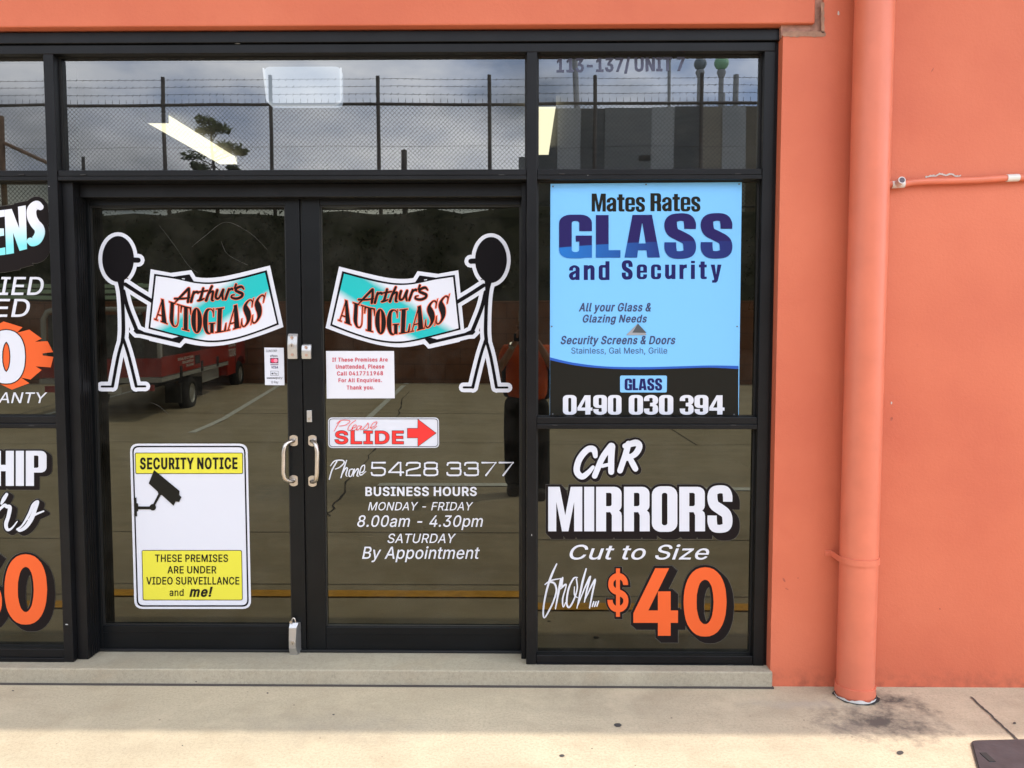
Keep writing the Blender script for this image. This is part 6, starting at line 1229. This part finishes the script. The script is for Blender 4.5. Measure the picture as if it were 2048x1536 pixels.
        lathe([(.205, .0), (.19, .03), (.13, .05), (.10, .01), (.05, .01), (.0, .01)], 24, mat('rim_grey', (.45, .45, .43), rough=.4, metal=.5), 'rim', ty)
    # lettering on the side and tail lights
    def side(cs, v, off):  # pixel-like metres: u forward, z up
        mb = MB(); V_, F_ = tri2d(cs); mb.add([P(v_.x, off, v_.y) for v_ in V_], F_); return mb
    def line(s_, u1, u0, z0, z1, **k):
        g = glyphs(s_, **k); a = min(p[0] for c in g for p in c); b2 = max(p[0] for c in g for p in c); return [[(u1-(p[0]-a)/(b2-a)*(u1-u0)*-1 if False else u0+(p[0]-a)/(b2-a)*(u1-u0), z0+p[1]*(z1-z0)) for p in c] for c in g]
    wh = mat('truck_white', (.7, .7, .66), rough=.5)
    # read from the truck's right side: left of the words is towards the front... text runs front to tail reversed
    def flip(cs, u0, u1): return [[(u1-(p[0]-u0), p[1]) for p in c][::-1] for c in cs]
    side([c for c in flip(line('5428 3377', 6.3-1.1+.0, 4.85, .98, 1.16), 4.85, 5.2)]+[], 0, .048).build('lettering', wh, cb) if False else None
    g = flip(line('5428 3377', 5.50, 4.85, .86, 1.04, dx=.08, dy=.03), 4.85, 5.50); side(g, 0, .050).build('lettering', wh, cb)
    g = flip(line('AUTOGLASS', 5.50, 4.85, 1.10, 1.20, dx=.08, dy=.03), 4.85, 5.50); side(g, 0, .050).build('lettering', wh, cb)
    ts = [o for o in tk.children if o.name.startswith('tray_side')][0]
    for k, (za, zb2) in enumerate([(1.07, 1.12), (.99, 1.04), (.91, .96)]):
        g = flip(line('AUTOGLASS', 1.9, .9+.25*k, za, zb2, dx=.05, dy=.03), .9+.25*k, 1.9); side(g, 0, -.004).build('lettering', wh, ts)
    mb = MB(); box(mb, 2.0, 2.35, -.006, -.001, zt+.12, zt+.30); mb.build('side_box', dark, ts)
    for v in (.12, Wd-.42): mb = MB(); box(mb, -.06, -.002, v, v+.30, .55, .66); mb.build('tail_light', mat('tail_red', (.35, .02, .02), rough=.3), tk)
    mb = MB(); box(mb, -.02, .02, .7, 1.3, .50, .63); mb.build('number_plate', mat('plate_pale', (.5, .5, .45), rough=.5), tk)
    mb = MB(); box(mb, 1.2, 1.25, .05, .35, .22, .60); box(mb, 2.6, 2.62, .05, .35, .2, .60); mb.build('mud_flap', dark, tk)
    mb = MB(); box(mb, 3.0, 4.3, .15, .45, .42, .66); mb.build('side_tank', alu, tk)
truck()

# ------------------------------------------------------------ the photographer
ppl = thing('person', 'person in an orange work shirt and dark trousers holding a phone up, seen reflected', 'person', (.045, -3.932, 0))
def skinmesh(name, pts, edges, m_, par, sub=2, root=0):
    me = bpy.data.meshes.new(name); base = wloc(par); me.from_pydata([tuple(Vector(p[:3])-base) for p in pts], edges, []); me.materials.append(m_)
    o = bpy.data.objects.new(name, me); COL.objects.link(o); o.parent = par
    md = o.modifiers.new('s', 'SKIN'); md.use_smooth_shade = True
    for i, p in enumerate(pts):
        sv = me.skin_vertices[0].data[i]; r_ = p[3]; sv.radius = (r_ if not isinstance(r_, tuple) else r_[0], r_ if not isinstance(r_, tuple) else r_[1]); sv.use_root = (i == root)
    s_ = o.modifiers.new('u', 'SUBSURF'); s_.levels = sub; s_.render_levels = sub
    return o
SKIN = mat('skin', (.42, .22, .15), rough=.5, var=.08); SHIRT = mat('hi_vis_orange', (.80, .13, .02), rough=.8, var=.1, vscale=6); NAVY = mat('navy_cloth', (.015, .018, .035), rough=.85); TRS = mat('dark_trousers', (.013, .013, .016), rough=.9); BOOT = mat('boot', (.03, .024, .02), rough=.6)
cx, cy = .045, -3.932
def q_(x, y, z, r_): return (cx+x, cy+y, z, r_)
# body: pelvis root, spine, neck, head, arms to wrists
bp_ = [q_(0, 0, .98, .12), q_(0, 0, 1.18, .12), q_(0, 0, 1.38, .12), q_(0, .0, 1.50, .055), q_(0, .03, 1.57, .062), q_(0, .045, 1.66, (.078, .09)), q_(0, .03, 1.73, .055),
       q_(-.17, 0, 1.42, .055), q_(-.27, .06, 1.23, .045), q_(-.16, .28, 1.40, .036), q_(-.095, .375, 1.525, .024),
       q_(.17, 0, 1.42, .055), q_(.27, .06, 1.23, .045), q_(.16, .28, 1.40, .036), q_(.085, .375, 1.525, .024)]
bd = skinmesh('body', bp_, [(0, 1), (1, 2), (2, 3), (3, 4), (4, 5), (5, 6), (2, 7), (7, 8), (8, 9), (9, 10), (2, 11), (11, 12), (12, 13), (13, 14)], SKIN, ppl)
skinmesh('shirt', [q_(0, 0, .90, (.23, .18)), q_(0, 0, 1.1, (.225, .175)), q_(0, 0, 1.28, (.235, .17)), q_(0, 0, 1.43, (.17, .13)), q_(-.17, 0, 1.40, .10), q_(-.245, .04, 1.27, .09), q_(.17, 0, 1.40, .10), q_(.245, .04, 1.27, .09)], [(0, 1), (1, 2), (2, 3), (3, 4), (4, 5), (3, 6), (6, 7)], SHIRT, ppl)
skinmesh('collar', [q_(-.06, .02, 1.50, .032), q_(0, .075, 1.475, .03), q_(.06, .02, 1.50, .032)], [(0, 1), (1, 2)], NAVY, ppl, root=1)
for s_ in (-1, 1): skinmesh('side_panel', [q_(s_*.205, -.01, 1.32, .05), q_(s_*.20, -.01, 1.12, .045), q_(s_*.185, -.01, .95, .045)], [(0, 1), (1, 2)], NAVY, ppl, root=1)
skinmesh('trousers', [q_(0, 0, 1.02, (.22, .17)), q_(0, 0, .90, (.24, .18)), q_(-.105, 0, .80, .135), q_(-.115, .01, .50, .115), q_(-.115, 0, .22, .105), q_(-.115, 0, .05, .11), q_(.105, 0, .80, .135), q_(.12, .01, .50, .115), q_(.13, 0, .22, .105), q_(.13, 0, .05, .11)], [(0, 1), (1, 2), (2, 3), (3, 4), (4, 5), (1, 6), (6, 7), (7, 8), (8, 9)], TRS, ppl)
for s_ in (-1, 1): skinmesh('boot', [q_(s_*.12, -.06, .06, .075), q_(s_*.125, .05, .055, .072), q_(s_*.13, .17, .045, .06)], [(0, 1), (1, 2)], BOOT, ppl, root=1)
skinmesh('hair', [q_(0, -.03, 1.64, .085), q_(0, -.035, 1.70, .078), q_(0, .02, 1.755, .050)], [(0, 1), (1, 2)], mat('grey_hair', (.22, .20, .18), rough=.9), bd, root=1)
skinmesh('nose', [q_(0, .125, 1.645, .016), q_(0, .15, 1.625, .014)], [(0, 1)], SKIN, bd)
for s_ in (-1, 1):
    skinmesh('ear', [q_(s_*.085, .02, 1.66, .016), q_(s_*.088, .02, 1.63, .014)], [(0, 1)], SKIN, bd)
    # hand: palm and five bent fingers closing round the phone
    hx = s_*.092; hb = bd
    skinmesh('palm', [q_(s_*.092, .378, 1.53, .022), q_(s_*.088, .385, 1.565, (.016, .03)), q_(s_*.086, .388, 1.595, (.013, .028))], [(0, 1), (1, 2)], SKIN, hb)
    for k, (dz, L_) in enumerate(((.012, .040), (.004, .046), (-.006, .044), (-.018, .036))):
        skinmesh('finger', [q_(s_*.086, .398-.0*k, 1.590+dz, .0090), q_(s_*.080, .418, 1.592+dz, .0085), q_(s_*.062, .420, 1.590+dz, .0075), q_(s_*(.062-L_*.4), .412, 1.588+dz, .0065)], [(0, 1), (1, 2), (2, 3)], SKIN, hb, sub=1)
    skinmesh('thumb', [q_(s_*.085, .375, 1.555, .012), q_(s_*.070, .362, 1.545, .010), q_(s_*.050, .366, 1.550, .008)], [(0, 1), (1, 2)], SKIN, hb, sub=1)
mb = MB(); mb.tube([(cx-.14, cy+.315, 1.452), (cx-.127, cy+.335, 1.478)], .034, 16); mb.build('watch', mat('watch_steel', (.5, .5, .5), rough=.3, metal=1), ppl)
ph_ = MB(); ph_.box(-.075, .075, -3.540, -3.532, 1.508, 1.580, ch=.003); pho = ph_.build('phone', mat('phone_black', (.01, .01, .012), rough=.25)); tag(pho, 'black phone held sideways in both hands in front of the face', 'phone')
print('done', len(bpy.data.objects))
